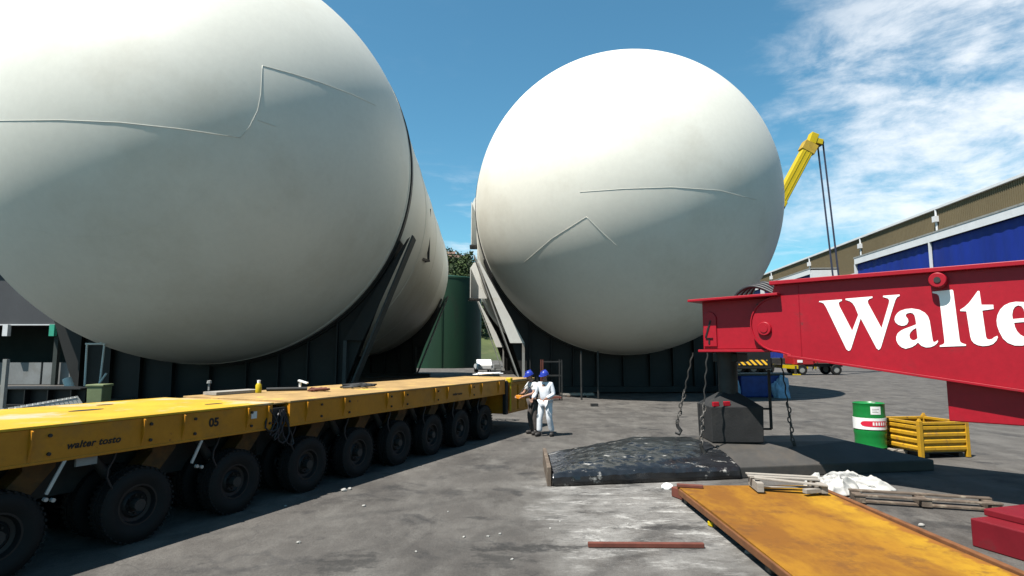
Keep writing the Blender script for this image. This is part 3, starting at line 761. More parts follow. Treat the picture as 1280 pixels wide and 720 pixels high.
# lettering
def letters():
    def z1(p): return (1010+p[0]/6.543, 340+p[1]/6.543)
    def z2(p): return (1140+p[0]/6.543, 340+p[1]/6.543)
    L = []
    L.append([[z1(p) for p in [(92, 238), (278, 224), (278, 236), (258, 244), (252, 256), (258, 280), (362, 482), (412, 350), (384, 282), (366, 256), (345, 240), (308, 228), (308, 218), (528, 200), (528, 212), (502, 221), (490, 235), (492, 256), (602, 460), (662, 258), (666, 232), (655, 217), (615, 205), (615, 194), (750, 184), (750, 196), (730, 206), (716, 228), (690, 310), (599, 612), (590, 630), (578, 637), (562, 625), (432, 378), (355, 622), (346, 640), (332, 645), (315, 632), (150, 290), (130, 258), (112, 249), (92, 246)]]])
    L.append([[z1(p) for p in [(708, 390), (714, 362), (730, 338), (755, 318), (800, 303), (850, 298), (910, 308), (955, 332), (982, 362), (996, 400), (1003, 445), (1020, 555), (1026, 570), (1034, 574), (1048, 567), (1062, 558), (1065, 570), (1052, 588), (1030, 604), (1000, 615), (965, 617), (930, 604), (908, 584), (900, 575), (880, 596), (850, 614), (800, 628), (765, 615), (738, 590), (724, 560), (723, 530), (735, 500), (760, 480), (790, 465), (850, 443), (886, 428), (880, 385), (872, 355), (858, 338), (835, 333), (808, 340), (800, 352), (803, 366), (818, 384), (822, 406), (810, 428), (790, 438), (765, 440), (740, 432), (718, 414)]],
              [z1(p) for p in [(887, 456), (860, 472), (840, 492), (830, 515), (834, 540), (848, 555), (868, 559), (885, 552), (897, 540)]]])
    L.append([[z2(p) for p in [(166, 161), (330, 145), (338, 155), (391, 560), (398, 574), (412, 583), (442, 592), (442, 604), (228, 612), (228, 600), (254, 592), (266, 580), (266, 560), (226, 225), (220, 195), (205, 180), (168, 172)]]])
    L.append([[z2(p) for p in [(552, 155), (568, 268), (665, 268), (668, 302), (575, 315), (606, 530), (614, 546), (630, 553), (655, 548), (675, 532), (698, 522), (703, 535), (692, 560), (665, 588), (630, 601), (580, 606), (540, 599), (508, 583), (488, 560), (478, 530), (445, 322), (395, 320), (395, 308), (430, 286), (465, 254), (500, 208), (538, 155)]]])
    L.append([[z2(p) for p in [(1028, 400), (835, 415), (842, 448), (858, 482), (885, 512), (925, 534), (970, 538), (1015, 512), (1030, 522), (1005, 560), (960, 588), (900, 602), (840, 601), (785, 580), (745, 545), (715, 490), (697, 440), (692, 395), (700, 350), (722, 306), (755, 273), (800, 252), (850, 243), (920, 246), (975, 265), (1008, 300), (1024, 350)]],
              [z2(p) for p in [(824, 385), (820, 350), (826, 312), (842, 285), (868, 273), (896, 280), (914, 305), (924, 340), (926, 376)]]])
    L.append([[z2(p) for p in [(1050, 262), (1165, 235), (1172, 290), (1196, 250), (1240, 230), (1278, 236), (1298, 262), (1290, 300), (1262, 318), (1234, 306), (1222, 290), (1200, 302), (1184, 330), (1182, 370), (1208, 535), (1218, 556), (1260, 570), (1260, 582), (1066, 595), (1066, 582), (1090, 570), (1096, 550), (1072, 310), (1066, 288), (1050, 276)]]])
    for i, loops in enumerate(L):
        cu = bpy.data.curves.new('letter', 'CURVE'); cu.dimensions = '2D'; cu.fill_mode = 'BOTH'; cu.extrude = .003
        for lp in loops:
            sp = cu.splines.new('POLY'); sp.points.add(len(lp)-1); sp.use_cyclic_u = True
            for q, (px, py) in zip(sp.points, lp):
                a, z = face(px, py); q.co = (a, z, 0, 1)
        o = bpy.data.objects.new('letter', cu); COL.objects.link(o)
        me = bpy.data.meshes.new_from_object(o.evaluated_get(bpy.context.evaluated_depsgraph_get()))
        bpy.data.objects.remove(o)
        for v in me.vertices:
            p = Fq(v.co.x, v.co.y, -.005+v.co.z); v.co = p
        link('lettering', me, m_letter, ob)
letters()
# jack box at the beam's end
bs0 = face(874, 400)[0]; bs1 = face(938, 400)[0]+.55
zb0 = face(880, 437)[1]; zb1 = face(880, 376)[1]
jb = MB(); jb.prism([(bs0, zb0), (bs1, zb0), (bs1, zb1), (bs0, zb1)], Fq, .13, BW-.1); jb.build('jack_box', m_red, ob, bevel=.02)
MB().prism([(bs0+.03, zb0+.06), (bs0+.30, zb0+.06), (bs0+.30, zb1-.32), (bs0+.24, zb1-.24), (bs0+.15, zb1-.21), (bs0+.07, zb1-.25), (bs0+.03, zb1-.33)], Fq, .10, .131).build('doubler_plate', m_red, ob, bevel=.008)
lid = MB(); lid.prism([(bs0-.16, zb1-.02), (bs1+.02, zb1+.0), (bs1+.02, zb1+.05), (bs0-.16, zb1+.03)], Fq, -.16, BW); lid.build('box_lid', m_red, ob, bevel=.01)
MB().prism([(bs0-.06, zb0-.05), (bs1-.25, zb0-.05), (bs1-.25, zb0), (bs0-.06, zb0)], Fq, .02, BW).build('box_flange', m_red, ob, bevel=.01)
def fstroke(a, b, w=.03):
    sa, za = face(*a); sb_, zb_ = face(*b); return Fq(sa, za, .095), Fq(sb_, zb_, .095)
mk = MB()
for a, b in (((885.2, 400.5), (879.3, 421.5)), ((879, 422.5), (888.3, 422.5)), ((883.7, 423), (883.7, 430))):
    p, q = fstroke(a, b); mk.bar(p, q, .012, .035, up=DS if abs(a[0]-b[0]) > 8 else DS)
mk.build('number_mark', m_black, ob)
for k in range(4):
    pts = []
    for u in [q/12 for q in range(13)]:
        sx_ = face(908+k*3, 370)[0]+u*(face(961, 370)[0]-face(908, 370)[0]-.03*k)
        pts.append(Fq(sx_, zb1+.05+(.20+.03*k)*math.sin(math.pi*u**.8), .35+.10*k))
    MB().tube(pts, .032, 8).build('hose', m_hose, ob, smooth=60)
# jack leg down to the foot
JC = Vector((4.42, 12.25, 0))
jl = JC-P0
MB().tube([jl+Vector((0, 0, zb0-.02)), jl+Vector((0, 0, 1.30))], .19, 28).build('jack_barrel', m_dark, ob, smooth=40)
MB().tube([jl+Vector((0, 0, 1.45)), jl+Vector((0, 0, 1.15))], .13, 24).build('jack_rod', m_dark, ob, smooth=40)
MB().box(jl+Vector((0.1, 0.1, zb0-.16)), (.52, .52, .18), .785).build('jack_collar', m_black, ob, bevel=.02)
fb = MB(); fb.box(jl+Vector((0, 0, .50+.35)), (1.0, .95, .70), -.04, (1.03, 1.03)); fb.build('foot_block', m_conc, ob, bevel=.02)
ft = MB(); ft.box(jl+Vector((0, 0, 1.32)), (1.02, .97, .26), -.04, (.30, .30)); ft.build('foot_cap', m_conc, ob, bevel=.015)
for (dx, dz) in ((-.42, 1.24), (-.20, 1.25)):
    MB().box(jl+Vector((dx, -.44, dz)), (.13, .06, .09), .2).build('red_lug', m_red, ob, bevel=.01)
# small rung ladder on the foot
ld = MB(); a = jl+Vector((.80, -.1, 0))
ld.bar(a+Vector((0, 0, .72)), a+Vector((0, 0, 1.9)), .03, .05); ld.bar(a+Vector((-.24, 0, .72)), a+Vector((0, 0, .72)), .03, .04); ld.bar(a+Vector((-.24, 0, 1.12)), a+Vector((0, 0, 1.12)), .03, .04)
ld.build('hand_rail', m_dark, ob)
# deep red housing under the beam at the right
ua, uz = face(1180, 475); ub, uz2 = face(1180, 526)
un = MB(); un.prism([(ua+.0, zbot(ua)-.02), (ua+3.4, zbot(ua+3.4)-.04), (ua+3.4, 1.22), (ua+.0, 1.22)], Fq, .16, BW-.3); un.build('beam_housing', m_red, ob, bevel=.015)
# hanging chains and slings
def hanging(name, top, bot, label, cat, chain=True):
    top, bot = Vector(top), Vector(bot); t = thing(name, label, cat, top, 0, 'lashings hanging from the outrigger box')
    d = bot-top; n = 26; sl = MB(); pts = [d*(k/n)*.55+Vector((.012*math.sin(k*.9), 0, 0)) for k in range(n+1)]
    sl.tube(pts, .014, 6); sl.build('sling', m_dark, t, smooth=60)
    ch = MB(); L = d.length; m = int(L*.45/.085)
    for k in range(m):
        p = d*(.55+.45*k/m)+Vector((.02*math.sin(k*1.7), .02*math.cos(k*1.3), 0)); dd = d.normalized()
        pp = [p+dd*.055*math.cos(a)+(Vector((1, 0, 0)) if k % 2 else Vector((0, 1, 0)))*.03*math.sin(a) for a in [6.283*q/8 for q in range(9)]]
        ch.tube(pp, .014, 5)
    ch.build('chain', m_dchain, t, smooth=60)
    hk = MB(); e = d; hk.tube([e+Vector((0, 0, .08)), e+Vector((.02, 0, -.02)), e+Vector((.08, 0, -.10)), e+Vector((.04, -.01, -.17)), e+Vector((-.04, 0, -.14))], [.03, .035, .04, .035, .02], 8); hk.build('hook', m_dark, t, smooth=60)
    return t
def at(px, py, Y):
    d = raydir(px, py); k = Y/d.y; return Vector((d.x*k, Y, CH+d.z*k))
hanging('lashing_chain', at(866, 441, 12.3), at(846, 532, 12.35), 'chain hanging clear of the foot block at the far left of the box', 'chain')
hanging('lashing_chain', at(884, 441, 11.45), at(876, 560, 11.3), 'pale chain hanging down the front of the foot block', 'chain')
hanging('lashing_chain', at(976, 447, 11.9), at(992, 556, 11.75), 'pale chain hanging right of the foot block over the mat', 'chain')
# ------------------------------------------------------------------ steel mat under the foot
matc = [Vector((.68, 10.30)), Vector((8.1, 11.65)), Vector((7.15, 13.55)), Vector((.72, 12.35))]
topc = [Vector((2.35, 11.75)), Vector((6.7, 12.05)), Vector((6.6, 12.95)), Vector((2.45, 12.45))]
zr, zt_ = .20, .50
mb = MB(); vs = [(p.x, p.y, 0) for p in matc]+[(p.x, p.y, zr) for p in matc]+[(p.x, p.y, zt_) for p in topc]
mb.add(vs, [(0, 3, 2, 1)]+[(i, (i+1) % 4, 4+(i+1) % 4, 4+i) for i in range(4)]+[(4+i, 4+(i+1) % 4, 8+(i+1) % 4, 8+i) for i in range(4)]+[(8, 9, 10, 11)])
tag(mb.build('outrigger_mat', m_mat, bevel=.02), 'low dark steel mat with sloping sides under the outrigger foot', 'ground mat')
tag(MB().bar(Vector((.63, 10.30, .16)), Vector((.66, 12.30, .16)), .07, .32).build('edge_board', m_dwood, bevel=.008), 'brown timber edge board along the left end of the dark mat', 'board')
def bary(p, a, b, c_):
    v0, v1, v2 = b-a, c_-a, p-a; den = v0.x*v1.y-v1.x*v0.y
    v = (v2.x*v1.y-v1.x*v2.y)/den; w = (v0.x*v2.y-v2.x*v0.y)/den; return 1-v-w, v, w
tris = []
pts3 = [Vector((p.x, p.y, zr)) for p in matc]+[Vector((p.x, p.y, zt_)) for p in topc]
for a, b, c_ in ((0, 1, 5), (0, 5, 4), (1, 2, 6), (1, 6, 5), (2, 3, 7), (2, 7, 6), (3, 0, 4), (3, 4, 7), (4, 5, 6), (4, 6, 7)): tris.append((pts3[a], pts3[b], pts3[c_]))
def matz(x, y):
    p = Vector((x, y))
    for a, b, c_ in tris:
        u, v, w = bary(p, a.xy, b.xy, c_.xy)
        if min(u, v, w) > -1e-4: return u*a.z+v*b.z+w*c_.z
    return None
# crumpled black sheet over the left part of the mat
sh = MB(); nx, ny = 110, 60; idx = {}
for j in range(ny+1):
    for i in range(nx+1):
        u, v = i/nx, j/ny
        lo = matc[0].lerp(matc[1], u*.46); hi = matc[3].lerp(matc[2], u*.44); p = lo.lerp(hi, v)
        z = matz(p.x, p.y)
        if z is None: z = zr
        q = Vector((p.x, p.y, 0))
        cr_ = abs(mnoise.noise(q*2.3))*.045+abs(mnoise.noise(Vector((p.x*4.2+p.y*2.5, p.y*6.5-p.x*1.2, 3))))*.035+abs(mnoise.noise(q*11))*.014
        drop = 0
        edge = min(u*18, (1-u)*3, 1)
        sh.v.append(Vector((p.x, p.y, z+.006+cr_*(.12+.88*edge)*(1-.35*v))))
for j in range(ny):
    for i in range(nx):
        a = j*(nx+1)+i; sh.f.append([a, a+1, a+nx+2, a+nx+1])
# apron hanging over the front rim
o = len(sh.v)
for i in range(nx+1):
    base = sh.v[i]
    for k in range(1, 4):
        q = Vector((base.x, base.y, k*.3)); sh.v.append(Vector((base.x+.02*mnoise.noise(q*4), base.y-.035-.035*abs(mnoise.noise(q*3.3)), max(.012, base.z*(1-k/3.0)+.01))))
for i in range(nx):
    prev = [i, i+1]
    for k in range(3):
        a = o+i*3+k; b = o+(i+1)*3+k; sh.f.append([prev[0], prev[1], b, a]); prev = [a, b]
so = sh.build('plastic_sheet', m_plastic, smooth=18)
sm_ = so.modifiers.new('solid', 'SOLIDIFY'); sm_.thickness = .004
tag(so, 'crumpled glossy black plastic sheet with pale scraps over the left of the mat', 'plastic sheet')

# ------------------------------------------------------------------ drum, crate, plate, pallets, cloth
def pallet(name, loc, rotz, label, mat, w=1.2, d=.8, n=5, broken=False):
    t = thing(name, label, 'pallet', loc, rotz)
    rr = random.Random(len(label))
    for sx in (-1, 0, 1):
        b = MB(); b.box((0, sx*(d/2-.05), .06), (w, .09, .075)); b.build('bearer', mat, t, bevel=.004)
    for k in range(n):
        b = MB(); y = 0
        b.box((-w/2+.05+k*(w-.1)/(n-1), 0, .109), (.095, d, .02), (rr.random()-.5)*(.25 if broken else .02)); b.build('slat', mat, t)
    for k in (0, n//2, n-1):
        MB().box((-w/2+.05+k*(w-.1)/(n-1), 0, .011), (.095, d, .02)).build('slat', mat, t)
    return t
dp = Vector((8.17, 13.78, 0))
pallet('wooden_pallet', dp+Vector((0, 0, 0)), .12, 'pale wooden pallet under the green drum', m_wood, 1.05, .9)
dr = thing('oil_drum', 'green steel drum with a white label band and red lettering patch', 'drum', dp+Vector((0, 0, .122)))
RD, HD = .318, .99
prof = [(0, .02), (RD-.03, .02), (RD-.012, 0), (RD+.006, .01), (RD, .03)]
for k in range(1, 12):
    z = .03+(HD-.06)*k/12
    prof.append((RD+(.014 if k in (4, 8) else 0), z))
prof += [(RD, HD-.03), (RD+.008, HD-.012), (RD-.012, HD), (RD-.03, HD-.025), (0, HD-.025)]
MB().lathe(prof, 48).build('drum_body', m_green, dr, smooth=35)
bnd = MB(); bnd.lathe([(RD+.001, .405), (RD+.0165, .408), (RD+.0165, .66), (RD+.001, .663)], 48, None, True); bnd.build('label_band', m_label, dr, smooth=35)
def arc_patch(r, a0, a1, z0, z1, n=14, rounded=False):
    b = MB()
    for k in range(n):
        A, B = a0+(a1-a0)*k/n, a0+(a1-a0)*(k+1)/n
        def zz(q):
            if not rounded: return z0, z1
            u = abs(2*q-1); h = math.sqrt(max(.02, 1-u**6)); m = (z0+z1)/2; return m-(m-z0)*h, m+(z1-m)*h
        za, zb = zz(k/n), zz((k+1)/n)
        b.add([(r*math.cos(A), r*math.sin(A), za[0]), (r*math.cos(B), r*math.sin(B), zb[0]), (r*math.cos(B), r*math.sin(B), zb[1]), (r*math.cos(A), r*math.sin(A), za[1])], [(0, 1, 2, 3)])
    return b
toC = math.atan2(-dp.y, -dp.x)
arc_patch(RD+.0195, toC-.55, toC+1.35, .475, .60, 20, True).build('label_badge', m_lred, dr)
for k in range(6):
    a = toC+.18+.17*k
    arc_patch(RD+.0225, a, a+.10, .505, .575, 3).build('badge_mark', m_label, dr)
arc_patch(RD+.004, toC+.10, toC+.78, .745, .92, 10).build('paper_label', m_label, dr)
for k in range(3):
    arc_patch(RD+.0065, toC+.2, toC+.2+(.45, .3, .4)[k], .86-.035*k, .868-.035*k, 5).build('label_print', m_grey, dr)
bg_ = MB(); bg_.tube([(.18, .1, HD-.03), (.18, .1, HD-.008)], .04, 12); bg_.tube([(-.2, -.05, HD-.03), (-.2, -.05, HD-.01)], .025, 12); bg_.build('bung', m_hub, dr)

ct = thing('storage_crate', 'yellow steel stillage crate with ribbed sides beside the drum', 'crate', gp(1152, 574), .15)
CW, CD, CHt = 1.22, 1.18, .78
def ribbed(p0, ax, nrm, w, h0, h1, nr):
    b = MB(); prof = [(h0, 0)]
    st = (h1-h0)/nr
    for k in range(nr):
        z = h0+k*st; prof += [(z+st*.16, 0), (z+st*.32, .030), (z+st*.72, .030), (z+st*.88, 0)]
    prof.append((h1, 0))
    for (za, da), (zb, db) in zip(prof, prof[1:]):
        A = [p0+nrm*da+Vector((0, 0, za)), p0+ax*w+nrm*da+Vector((0, 0, za)), p0+ax*w+nrm*db+Vector((0, 0, zb)), p0+nrm*db+Vector((0, 0, zb))]
        B = [p-nrm*.012 for p in A]
        b.add(A+B, [(0, 1, 2, 3), (7, 6, 5, 4), (0, 4, 5, 1), (1, 5, 6, 2), (2, 6, 7, 3), (3, 7, 4, 0)])
    return b
X_, Y_ = Vector((1, 0, 0)), Vector((0, 1, 0))
i_ = .045
for p0, ax, nr_, w in ((Vector((i_, i_, 0)), X_, -Y_, CW-2*i_), (Vector((i_, CD-i_, 0)), X_, Y_, CW-2*i_), (Vector((i_, i_, 0)), Y_, -X_, CD-2*i_), (Vector((CW-i_, i_, 0)), Y_, X_, CD-2*i_)):
    ribbed(p0, ax, nr_, w, .13, CHt-.07, 4).build('side_panel', m_crate, ct)
for x in (i_, CW-i_):
    for y in (i_, CD-i_):
        MB().box((x, y, CHt/2+.01), (.085, .085, CHt)).build('corner_post', m_crate, ct, bevel=.006)
        MB().box((x, y, CHt+.03), (.06, .06, .05), 0, (.6, .6)).build('stacking_cone', m_crate, ct)
for a, b in (((0.08, i_), (CW-.08, i_)), ((.08, CD-i_), (CW-.08, CD-i_)), ((i_, .08), (i_, CD-.08)), ((CW-i_, .08), (CW-i_, CD-.08))):
    MB().bar((*a, CHt-.045), (*b, CHt-.045), .065, .055).build('top_rail', m_crate, ct, bevel=.005)
MB().box((CW/2, CD/2, .12), (CW-.1, CD-.1, .03)).build('floor_plate', m_dark, ct)
for sx in (.2, CW-.2): MB().box((sx, CD/2, .06), (.1, CD-.12, .08)).build('skid', m_dark, ct)

# rusty yellow plate, with a raised edge along the right
PL = Vector((2.88, 9.95, 0))
pl = thing('steel_plate', 'large rusty yellow steel plate lying on packers at the lower right', 'steel plate', (0, 0, 0))
zp = .20
a0, a1 = gp(846, 607, zp), gp(1010, 733, zp); b0, b1 = gp(1018, 608, zp), gp(1290, 724, zp)
ext = 1.6
a1 = a0+(a1-a0)*1.25; b1 = b0+(b1-b0)*1.3
gm = MB()
nn, mm = 16, 10
def warp(u, v): return .012*math.sin(u*5+v*2)+.01*mnoise.noise(Vector((u*3, v*3, 1)))
for i in range(nn+1):
    for j in range(mm+1):
        u, v = i/nn, j/mm
        p = a0.lerp(a1, u).lerp(b0.lerp(b1, u), v*.985); p.z = zp+warp(u, v); gm.v.append(p)
off = len(gm.v)
for p in list(gm.v): gm.v.append(p-Vector((0, 0, .03)))
for i in range(nn):
    for j in range(mm):
        q = [i*(mm+1)+j, (i+1)*(mm+1)+j, (i+1)*(mm+1)+j+1, i*(mm+1)+j+1]
        gm.f.append(q); gm.f.append([k+off for k in q][::-1])
for i in range(nn):
    for j in (0, mm):
        gm.f.append([i*(mm+1)+j, (i+1)*(mm+1)+j, (i+1)*(mm+1)+j+off, i*(mm+1)+j+off])
for j in range(mm):
    for i in (0, nn):
        gm.f.append([i*(mm+1)+j, i*(mm+1)+j+1, i*(mm+1)+j+1+off, i*(mm+1)+j+off])
def plate_mat():
    m = bpy.data.materials.new('painted_rusty_plate'); m.use_nodes = True
    t = m.node_tree; n, l = t.nodes, t.links; b = n['Principled BSDF']; b.inputs['Roughness'].default_value = .72; b.inputs['Specular IOR Level'].default_value = .15
    co = n.new('ShaderNodeTexCoord')
    nrm = Vector((b1.y-b0.y, b0.x-b1.x, 0)).normalized()
    if nrm.x > 0: nrm = -nrm
    dt = n.new('ShaderNodeVectorMath'); dt.operation = 'DOT_PRODUCT'; l.new(co.outputs['Object'], dt.inputs[0]); dt.inputs[1].default_value = nrm
    def nz(sc, det=8, ro=.65, st=(1, 1, 1)):
        mp = n.new('ShaderNodeMapping'); mp.inputs['Scale'].default_value = st; l.new(co.outputs['Object'], mp.inputs['Vector'])
        q = n.new('ShaderNodeTexNoise'); q.inputs['Scale'].default_value = sc; q.inputs['Detail'].default_value = det; q.inputs['Roughness'].default_value = ro
        l.new(mp.outputs['Vector'], q.inputs['Vector']); return q.outputs['Fac']
    def rng(v, a, b_, lo=0., hi=1.):
        q = n.new('ShaderNodeMapRange'); q.interpolation_type = 'SMOOTHSTEP'; l.new(v, q.inputs['Value'])
        for k, x in (('From Min', a), ('From Max', b_), ('To Min', lo), ('To Max', hi)): q.inputs[k].default_value = x
        return q.outputs['Result']
    def mt(op, a, b_):
        q = n.new('ShaderNodeMath'); q.operation = op
        for i, x in enumerate((a, b_)):
            if isinstance(x, (int, float)): q.inputs[i].default_value = x
            else: l.new(x, q.inputs[i])
        return q.outputs[0]
    def mix(f, a, b_):
        q = n.new('ShaderNodeMix'); q.data_type = 'RGBA'
        for k, x in (('Factor', f), ('A', a), ('B', b_)):
            if isinstance(x, (tuple, list)): q.inputs[k].default_value = (*x[:3], 1)
            else: l.new(x, q.inputs[k])
        return q.outputs['Result']
    D = mt('ADD', mt('SUBTRACT', dt.outputs['Value'], b0.dot(nrm)), rng(nz(2.2), .3, .7, -.10, .10))
    c = mix(rng(nz(1.3, 9, .7, (1.4, .6, 1)), .35, .62), (.215, .10, .009), (.135, .055, .009))
    band = mt('MULTIPLY', rng(D, .06, .14), rng(D, .35, .75, 1, 0))
    c = mix(mt('MULTIPLY', band, rng(nz(2.6, 9, .7, (1.2, .7, 1)), .36, .62, .2, .8)), c, (.30, .168, .011))
    c = mix(rng(D, .02, .12, .8, 0), c, (.17, .065, .015))
    c = mix(rng(nz(2.0, 10, .72), .53, .66, 0, .75), c, (.10, .042, .012))
    c = mix(rng(nz(9, 8, .7), .62, .7, 0, .6), c, (.11, .05, .02))
    l.new(c, b.inputs['Base Color'])
    bp = n.new('ShaderNodeBump'); bp.inputs['Strength'].default_value = .12; bp.inputs['Distance'].default_value = .01; l.new(nz(16), bp.inputs['Height']); l.new(bp.outputs['Normal'], b.inputs['Normal'])
    return m
gm.build('plate', plate_mat(), pl, smooth=40)
eb = MB(); eb.bar(b0+Vector((.02, 0, -.005)), b1+Vector((.02, 0, -.005)), .07, .06); eb.build('edge_bar', m_brust, pl, bevel=.01)
eb = MB(); dv = (a1-a0).normalized()
eb.bar(a0+dv*.15+Vector((-.01, 0, -.06)), a1+Vector((-.01, 0, -.06)), .03, .09); eb.build('edge_bar', m_brust, pl, bevel=.01)
for u in (.06, .30, .62, .92):
    p = a0.lerp(a1, u); q = b0.lerp(b1, u); w = (q-p).normalized()
    k = MB(); k.bar(Vector((p.x, p.y, .07))+w*.03, Vector((q.x, q.y, .07))-w*.05, .14, .13)
    tag(k.build('timber_packer', m_dwood, bevel=.01), ['short timber packer under the far end of the yellow plate', 'second timber packer from the far end under the yellow plate', 'third timber packer from the far end under the yellow plate', 'nearest timber packer under the yellow plate'][(0.06, .30, .62, .92).index(u)], 'packer', 'packers under the yellow plate')
# brackets at the plate's far left corner
tag(MB().box(gp(868, 627)+Vector((-.12, .1, .08)), (.13, .5, .15), .35).build('rusty_offcut', m_redrust, bevel=.012), 'rusty steel offcut lying by the far left corner of the yellow plate', 'offcut')
tag(MB().bar(gp(846, 609, .2)+Vector((0, 0, .03)), gp(879, 611, .2)+Vector((0, 0, .03)), .07, .05).build('rusty_angle', m_redrust, bevel=.01), 'short red rusty bar across the far edge of the yellow plate', 'bar')
# broken pallet on the plate's far corner and dark pallet right of it
t = thing('broken_pallet', 'grey splintered pallet boards resting on the far corner of the yellow plate', 'pallet', gp(982, 612, .23), -.12)
for (x, y, z, w, d, h, rz, ry, nm) in ((0, .18, .17, 1.02, .10, .022, .0, .03, 'slat'), (-.02, .02, .165, 1.0, .09, .022, -.06, .02, 'slat'), (.02, -.16, .15, .98, .10, .022, -.16, .06, 'slat'), (-.42, 0, .07, .09, .5, .13, 0, 0, 'bearer'), (.45, 0, .07, .09, .5, .12, .05, 0, 'bearer'), (.0, .05, .03, .9, .09, .02, .05, 0, 'slat'), (.30, -.25, .05, .3, .08, .06, .4, 0, 'block')):
    MB().box((x, y, z), (w, d, h), Matrix.Rotation(rz, 3, 'Z') @ Matrix.Rotation(ry, 3, 'Y')).build(nm, m_wood, t, bevel=.004)
t = thing('long_pallet', 'low dark wooden skid lying on the ground right of the white cloth', 'pallet', gp(1153, 632), -.30)
L0 = 1.85
for y in (-.17, .17): MB().box((0, y, .13), (L0, .10, .025)).build('slat', m_dwood, t, bevel=.004)
MB().box((0, 0, .012), (L0, .1, .022)).build('slat', m_dwood, t)
for x in (-.85, 0, .85): MB().box((x, 0, .07), (.13, .42, .09)).build('block', m_dwood, t, bevel=.004)
# cloth heap
def heap(name, loc, sx, sy, h, mat, label, cat, seed, rz=0):
    b = MB(); n, m = 48, 24
    for j in range(m+1):
        for i in range(n):
            a = 2*math.pi*i/n; e = (j/m)*math.pi/2
            d = Vector((math.cos(a)*math.cos(e), math.sin(a)*math.cos(e), math.sin(e)))
            q = d*1.7+Vector((seed, seed*.3, 0))
            f = 1+.45*mnoise.noise(q*.9)+.34*(abs(mnoise.noise(q*1.5))-.2)+.05*(abs(mnoise.noise(q*4.0))-.2)
            b.v.append(Vector((d.x*sx*f, d.y*sy*f, d.z*h*f)))
    for j in range(m):
        for i in range(n):
            i2 = (i+1) % n; b.f.append([j*n+i, j*n+i2, (j+1)*n+i2, (j+1)*n+i])
    b.f.append(list(range(n))[::-1])
    return tag(b.build(name, mat, smooth=70, loc=loc, rotz=rz), label, cat)
def folded(name, loc, sx, sy, h, mat, label, cat, seed, rz=0):
    b = MB(); n, m = 90, 30
    def ridge(q): return 1-min(1, abs(mnoise.noise(q))*2.6)
    for j in range(m+1):
        for i in range(n):
            a = 2*math.pi*i/n; t_ = j/m
            ed = 1+.30*mnoise.noise(Vector((math.cos(a)*1.3+seed, math.sin(a)*1.3, 0)))+.10*mnoise.noise(Vector((math.cos(a)*5+seed, math.sin(a)*5, 2)))
            x, y = math.cos(a)*t_*ed, math.sin(a)*t_*ed
            q = Vector((x*1.1+seed, y*2.0, seed*.7))
            w = (1-t_**2.2)
            z = h*w*(.42+.34*ridge(q*.8)+.14*ridge(q*1.7+Vector((4, 1, 0)))+.25*mnoise.noise(q*.8))+.018+.03*ridge(q*3.1)*(.4+w)
            b.v.append(Vector((x*sx+.05*mnoise.noise(q*2.5), y*sy+.05*mnoise.noise(q*2.5+Vector((9, 0, 0))), max(.012, z))))
    for j in range(m):
        for i in range(n):
            i2 = (i+1) % n; b.f.append([j*n+i, j*n+i2, (j+1)*n+i2, (j+1)*n+i])
    o = b.build(name, mat, smooth=60, loc=loc, rotz=rz)
    k = o.modifiers.new('solid', 'SOLIDIFY'); k.thickness = .008
    return tag(o, label, cat)
folded('white_tarpaulin', gp(1040, 617)+Vector((0, .15, 0)), .42, .40, .40, m_cloth, 'crumpled white tarpaulin heap beside the yellow plate', 'tarpaulin', 2.3, .2)
folded('white_tarpaulin', gp(1073, 613)+Vector((.0, .15, 0)), .58, .28, .30, m_cloth, 'lower fold of white sheeting trailing right from the tarpaulin heap', 'tarpaulin', 5.9, -.45)
heap('green_rag', gp(1034, 627), .17, .12, .10, m_gcloth, 'small dark green rag at the foot of the white tarpaulin', 'rag', 8.1)
# red block at the lower right, rusty bar on the ground, bits of debris
t = thing('red_ballast_block', 'red painted steel block cut off by the right edge of the picture', 'steel block', gp(1262, 700)+Vector((.45, .2, 0)), .30)
MB().box((.15, 0, .16), (1.1, .8, .32)).build('lower_block', m_redblk, t, bevel=.015)
MB().box((.32, .08, .36), (.9, .7, .08)).build('top_step', m_redblk, t, bevel=.012)
p0, p1 = gp(735, 684), gp(880, 685)
rb = MB(); rb.bar(p0+Vector((0, 0, .03)), p1+Vector((0, 0, .03)), .06, .055)
tag(rb.build('rusty_bar', m_redrust, bevel=.008), 'long red rusty bar lying on the worn white paint', 'bar')
t = thing('ratchet_strap', 'short dark strap with a yellow clip on the ground left of the yellow plate', 'strap', gp(899, 660))
MB().tube([(0, 0, .02), (.08, -.15, .02), (.12, -.35, .025), (.25, -.6, .02)], .022, 6).build('webbing', m_dark, t, smooth=60)
MB().box((-.04, .08, .035), (.14, .09, .06), .4).build('clip', m_cy, t, bevel=.01)
rr = random.Random(11)
def lump(px, py, s, mat, label, cat='debris', group='litter on the yard'):
    b = MB(); m = Matrix.Translation((0, 0, s*.35))
    vs = []
    bm = bmesh.new(); bmesh.ops.create_icosphere(bm, subdivisions=2, radius=1)
    for v in bm.verts:
        f = 1+.45*mnoise.noise(v.co*1.6+Vector((px*.1, py*.1, 0))); v.co = Vector((v.co.x*s*f, v.co.y*s*.75*f, max(-.35*s, v.co.z*s*.55*f)+.35*s))
    me = bpy.data.meshes.new('scrap'); bm.to_mesh(me); bm.free()
    return tag(link('scrap', me, mat, None, 30, 0, gp(px, py), rr.random()*6), label, cat, group)
lump(834, 611, .10, m_label, 'white lump in front of the mat rim')
